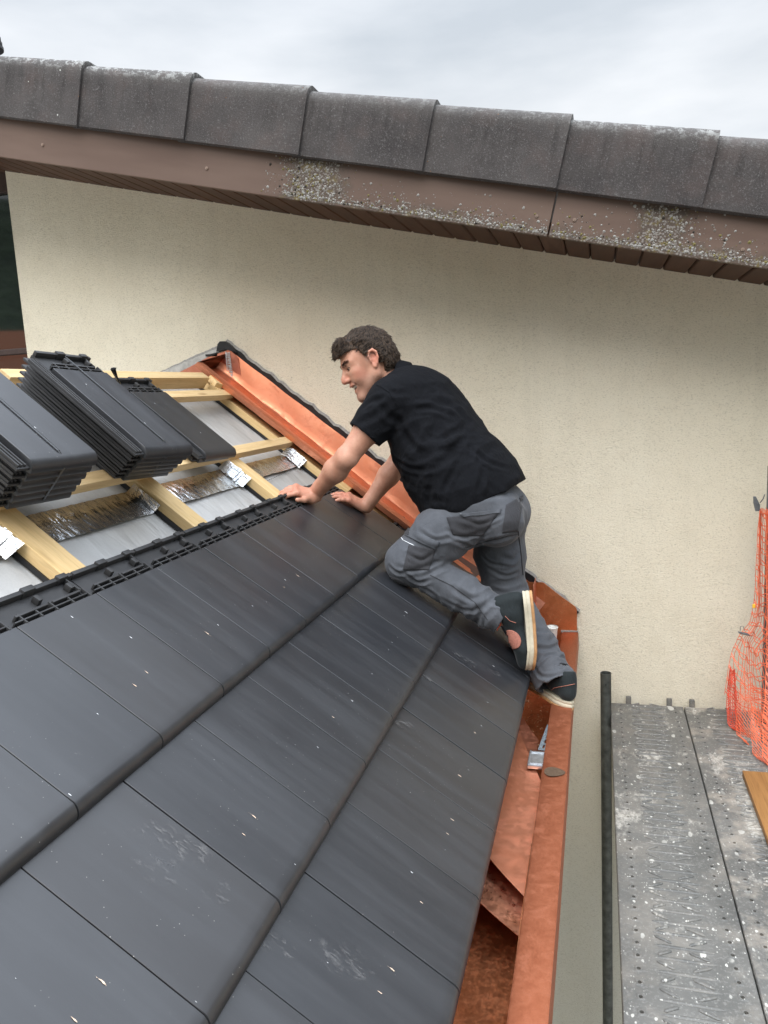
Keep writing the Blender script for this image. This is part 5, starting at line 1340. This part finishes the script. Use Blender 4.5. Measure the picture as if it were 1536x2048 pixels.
post = G(); post.tube([(1.766, 2.2, -5.9), (1.766, 2.2, .052)], .0242, 24)
tag(post.obj('scaffold_post', simple('grey_tube', (.14, .16, .17), .5, .4), None, auto=40), 'grey scaffold tube behind the orange net at the right edge', 'scaffold post', 'scaffold tubes')
def deck(x0, x1, mat, label, seed):
    th = empty('scaffold_deck', label, 'scaffold deck', 'steel scaffold deck planks', loc=(x0, 0, ZD))
    W_ = x1-x0; g = G(); r = random.Random(seed)
    cy = .0475; ya, yb = -.62, 2.325; hx = (.105*W_*1.0+.008, .885*W_)
    hw = .011; rows = int((yb-ya)/cy)
    xsn = [0, hx[0]-hw, hx[0]+hw, hx[1]-hw, hx[1]+hw, W_]
    for k in range(rows):
        y0 = ya+k*cy; y1 = y0+cy; yc = (y0+y1)/2
        for (a, b) in ((0, 1), (2, 3), (4, 5)):
            xa, xb = xsn[a], xsn[b]; nn = 1 if b != 3 else 1
            g.add([(xa, y0, 0), (xb, y0, 0), (xb, y1, 0), (xa, y1, 0)], [(0, 1, 2, 3)])
        for xc in hx:
            g.add([(xc-hw, y0, 0), (xc+hw, y0, 0), (xc+hw, yc-hw, 0), (xc-hw, yc-hw, 0)], [(0, 1, 2, 3)])
            g.add([(xc-hw, yc+hw, 0), (xc+hw, yc+hw, 0), (xc+hw, y1, 0), (xc-hw, y1, 0)], [(0, 1, 2, 3)])
            rr = .0052; V = []
            for q in range(8):
                an = math.pi/4*q
                cx_, sy_ = math.cos(an), math.sin(an); m_ = max(abs(cx_), abs(sy_))
                V.append((xc+hw*cx_/m_, yc+hw*sy_/m_, 0))
            V += [(xc+rr*1.7*math.cos(math.pi/4*q), yc+rr*1.7*math.sin(math.pi/4*q), .0012) for q in range(8)]
            V += [(xc+rr*math.cos(math.pi/4*q), yc+rr*math.sin(math.pi/4*q), .0008) for q in range(8)]
            V += [(xc+rr*math.cos(math.pi/4*q), yc+rr*math.sin(math.pi/4*q), -.012) for q in range(8)]
            Fc = [(l*8+q, l*8+(q+1) % 8, (l+1)*8+(q+1) % 8, (l+1)*8+q) for l in range(3) for q in range(8)]
            Fc.append(tuple(range(24, 32)))
            g.add(V, Fc)
    # rolled sides and end
    y2 = ya+rows*cy
    for (xa, xb) in ((0, -.0025), (W_, W_+.0025)):
        V = []
        for y in (ya, y2): V += [(xa, y, 0), (xb, y, -.003), (xb, y, -.06), (xb+(.012 if xa == 0 else -.012), y, -.062)]
        g.add(V, [(0, 1, 5, 4), (1, 2, 6, 5), (2, 3, 7, 6)])
    g.add([(0, y2, 0), (W_, y2, 0), (W_, y2+.004, -.05), (0, y2+.004, -.05)], [(0, 1, 2, 3)])
    g.obj('plank', mat, th, fix=False)
    # embossed ribs
    g = G()
    def bar(xa, ya_, xb, yb_, w=.0052, h=.0042):
        g.tube([(xa, ya_, .0005), (xa+(xb-xa)*.12, ya_+(yb_-ya_)*.12, .0005), (xa+(xb-xa)*.88, ya_+(yb_-ya_)*.88, .0005), (xb, yb_, .0005)], [w*.3, w, w, w*.3], 8, flat=h/w*.8, up=(0, 0, 1))
    xm = .47*W_
    for k in range(rows):
        yc = ya+(k+.5)*cy
        if k % 2 == 0: bar(xm-.062, yc, xm+.085, yc-.004)
        else:
            bar(xm-.062, yc+.002, xm+.085, yc)
        yq = yc+cy/2
        if k % 2 == 0: bar(xm-.06, yq+.012, xm-.018, yq-.010); bar(xm+.072, yq+.012, xm+.026, yq-.010)
        else: bar(xm-.055, yq-.012, xm-.020, yq+.008); bar(xm+.070, yq-.012, xm+.022, yq+.010)
    g.obj('embossed_ribs', mat, th, auto=60, fix=False)
    for q in (.25, .82) if seed == 1 else (.10,):
        X = Matrix.Translation((q*W_, 2.335, .012)); gg = G(); gg.box(-.012, .012, -.010, .006, -.03, .022, c=.005, X=X); gg.obj('end_hook', mat, th, auto=40)
    return th
deck(1.130, 1.4415, DECK1, 'left grey steel scaffold plank with paint splashes, next to the tube', 1)
deck(1.4505, 1.762, DECK2, 'right scaffold plank, dustier and beige, running under the orange net', 2)
g = G(); g.box(1.13, 1.80, 2.29, 2.335, ZD-.085, ZD-.055, c=.01)
tag(g.obj('scaffold_transom', GALVD, None, auto=40), 'steel transom carrying the wall end of both deck planks', 'transom')
g = G(); g.box(1.586, 1.83, .25, 1.695, ZD+.006, ZD+.030, c=.002)
tag(g.obj('timber_board', PLY, None, auto=40), 'brown varnished timber board lying on the right deck plank', 'board')
# orange safety net
net = empty('safety_net', 'orange plastic safety net gathered and hanging at the right edge', 'net', loc=(1.70, 2.2, -.10))
def netsheet(name, contour, rows, cols, spread, seed, rad=.0021, dbl=True, mat=ORANGE, fold=.012, qoff=0.):
    """contour: list of (x,y,z) down the left edge; the sheet runs from it toward +x and the camera"""
    cp = [Vector(p) for p in contour]; r = random.Random(seed)
    ln = [0]
    for a, b in zip(cp, cp[1:]): ln.append(ln[-1]+(b-a).length)
    def C_(t):
        d = t*ln[-1]
        for i in range(len(cp)-1):
            if d <= ln[i+1] or i == len(cp)-2:
                f = (d-ln[i])/(ln[i+1]-ln[i]); return cp[i].lerp(cp[i+1], f), i+f
    ph = [r.uniform(0, 6) for _ in range(8)]
    def P(t, q):
        c, idx = C_(t); k = int(idx); f = idx-k; sp = spread[min(k, len(spread)-1)]*(1-f)+spread[min(k+1, len(spread)-1)]*f
        d = q*sp
        x = c.x+d*.80+fold*math.sin(q*11+ph[0]+t*5)*q; y = c.y-d*.55+fold*1.6*math.sin(q*15+ph[1]-t*4)
        z = c.z-.05*math.sin(math.pi*min(q*1.4, 1))*sp*3+.01*math.sin(q*9+t*12+ph[2]) - .12*q*q*sp*4
        return Vector((x, y, z))-net.location
    g = G()
    for i in range(rows):
        for dd in ((-.006, .006) if dbl else (0,)):
            t = min(max((i+.5)/rows+dd/ln[-1], 0), 1)
            g.tube([P(t+.006*math.sin(q*1.3+i+dd*400), q/24) for q in range(25)], rad, 4, cap=False)
    for j in range(cols+1):
        q = j/cols
        pts = [P(t/40, min(1, max(0, q+.010*math.sin(t*.9+j*1.7)))) for t in range(41)]
        g.tube(pts, rad*.62, 4, cap=False)
    g.obj(name, mat, net, fix=False)
def PW(x, z, y=2.2): return (x, y, z)
cA = [PW(1.712, -.115, 2.19), PW(1.708, -.20), PW(1.706, -.36), PW(1.705, -.50), PW(1.690, -.60), PW(1.655, -.665), PW(1.628, -.74), PW(1.608, -.85), PW(1.600, -.93)]
netsheet('mesh_panel', cA, 18, 17, [.055, .10, .12, .12, .13, .12, .20, .30, .34], 1)
RED = simple('red_plastic_mesh', (.66, .075, .035), .45, var=.15, bump=0)
cB = [PW(1.612, -.80, 2.17), PW(1.600, -.88, 2.16), PW(1.596, -.96, 2.14), PW(1.600, -1.02, 2.12), PW(1.625, -1.044, 2.09)]
netsheet('gathered_fold', cB, 24, 9, [.02, .05, .065, .075, .06], 2, .0017, False, RED, .004)
cC = [PW(1.655, -.80, 2.12), PW(1.640, -.90, 2.10), PW(1.628, -.98, 2.08), PW(1.622, -1.03, 2.05), PW(1.64, -1.045, 1.98)]
netsheet('bunched_lower_mesh', cC, 30, 22, [.22, .30, .36, .44, .46], 3, .0016, False, ORANGE, .012)
cD = [PW(1.735, -.12, 2.15), PW(1.732, -.40, 2.13), PW(1.730, -.62, 2.10), PW(1.715, -.80, 2.02), PW(1.69, -.93, 1.92), PW(1.675, -1.03, 1.80)]
netsheet('rear_mesh', cD, 34, 26, [.14, .2, .26, .36, .46, .6], 4, .0020, True, ORANGE, .02)
cE = [PW(1.655, -.86, 1.98), PW(1.650, -.95, 1.93), PW(1.655, -1.03, 1.86), PW(1.69, -1.045, 1.76)]
netsheet('bunched_lower_mesh', cE, 26, 26, [.35, .42, .5, .55], 6, .0017, False, ORANGE, .02)
g = G(); X = Matrix.Translation((1.708, 2.185, -.100)); g.prism([(-.019, .030), (-.010, .030), (.006, -.004), (.006, -.030), (-.010, -.030), (-.018, .004)], 1, -.006, .006)
g.V = [tuple(X@Vector(v)) for v in g.V]; g.tube([(1.714, 2.18, -.095), (1.723, 2.17, -.078), (1.728, 2.17, -.060)], .0022, 6)
g.tube([(1.706, 2.178, -.098), (1.706, 2.170, -.098)], .004, 8)
tag(g.obj('net_clip', simple('dark_grey_clip', (.12, .125, .13), .5, .4), None, auto=40), 'grey toggle clip holding the top of the orange net', 'clip', 'grey clips on the net')
g = G(); g.tube([(1.640, 2.172, -.640), (1.652, 2.165, -.643), (1.672, 2.16, -.645), (1.684, 2.158, -.650)], [.003, .008, .008, .003], 10, flat=.6)
g.tube([(1.648, 2.168, -.634), (1.648, 2.165, -.615), (1.658, 2.163, -.612), (1.664, 2.162, -.632)], .0012, 5)
tag(g.obj('net_clip', bpy.data.materials['dark_grey_clip'], None, auto=40), 'oval grey clip pinching the orange net halfway down', 'clip', 'grey clips on the net')
g = G(); g.box(1.692, 1.704, 2.165, 2.172, -.535, -.518, c=.003); g.obj('yellow_tie', simple('yellow_tie', (.8, .45, .03), .5, bump=0), net).matrix_parent_inverse = Matrix.Translation(-net.location)
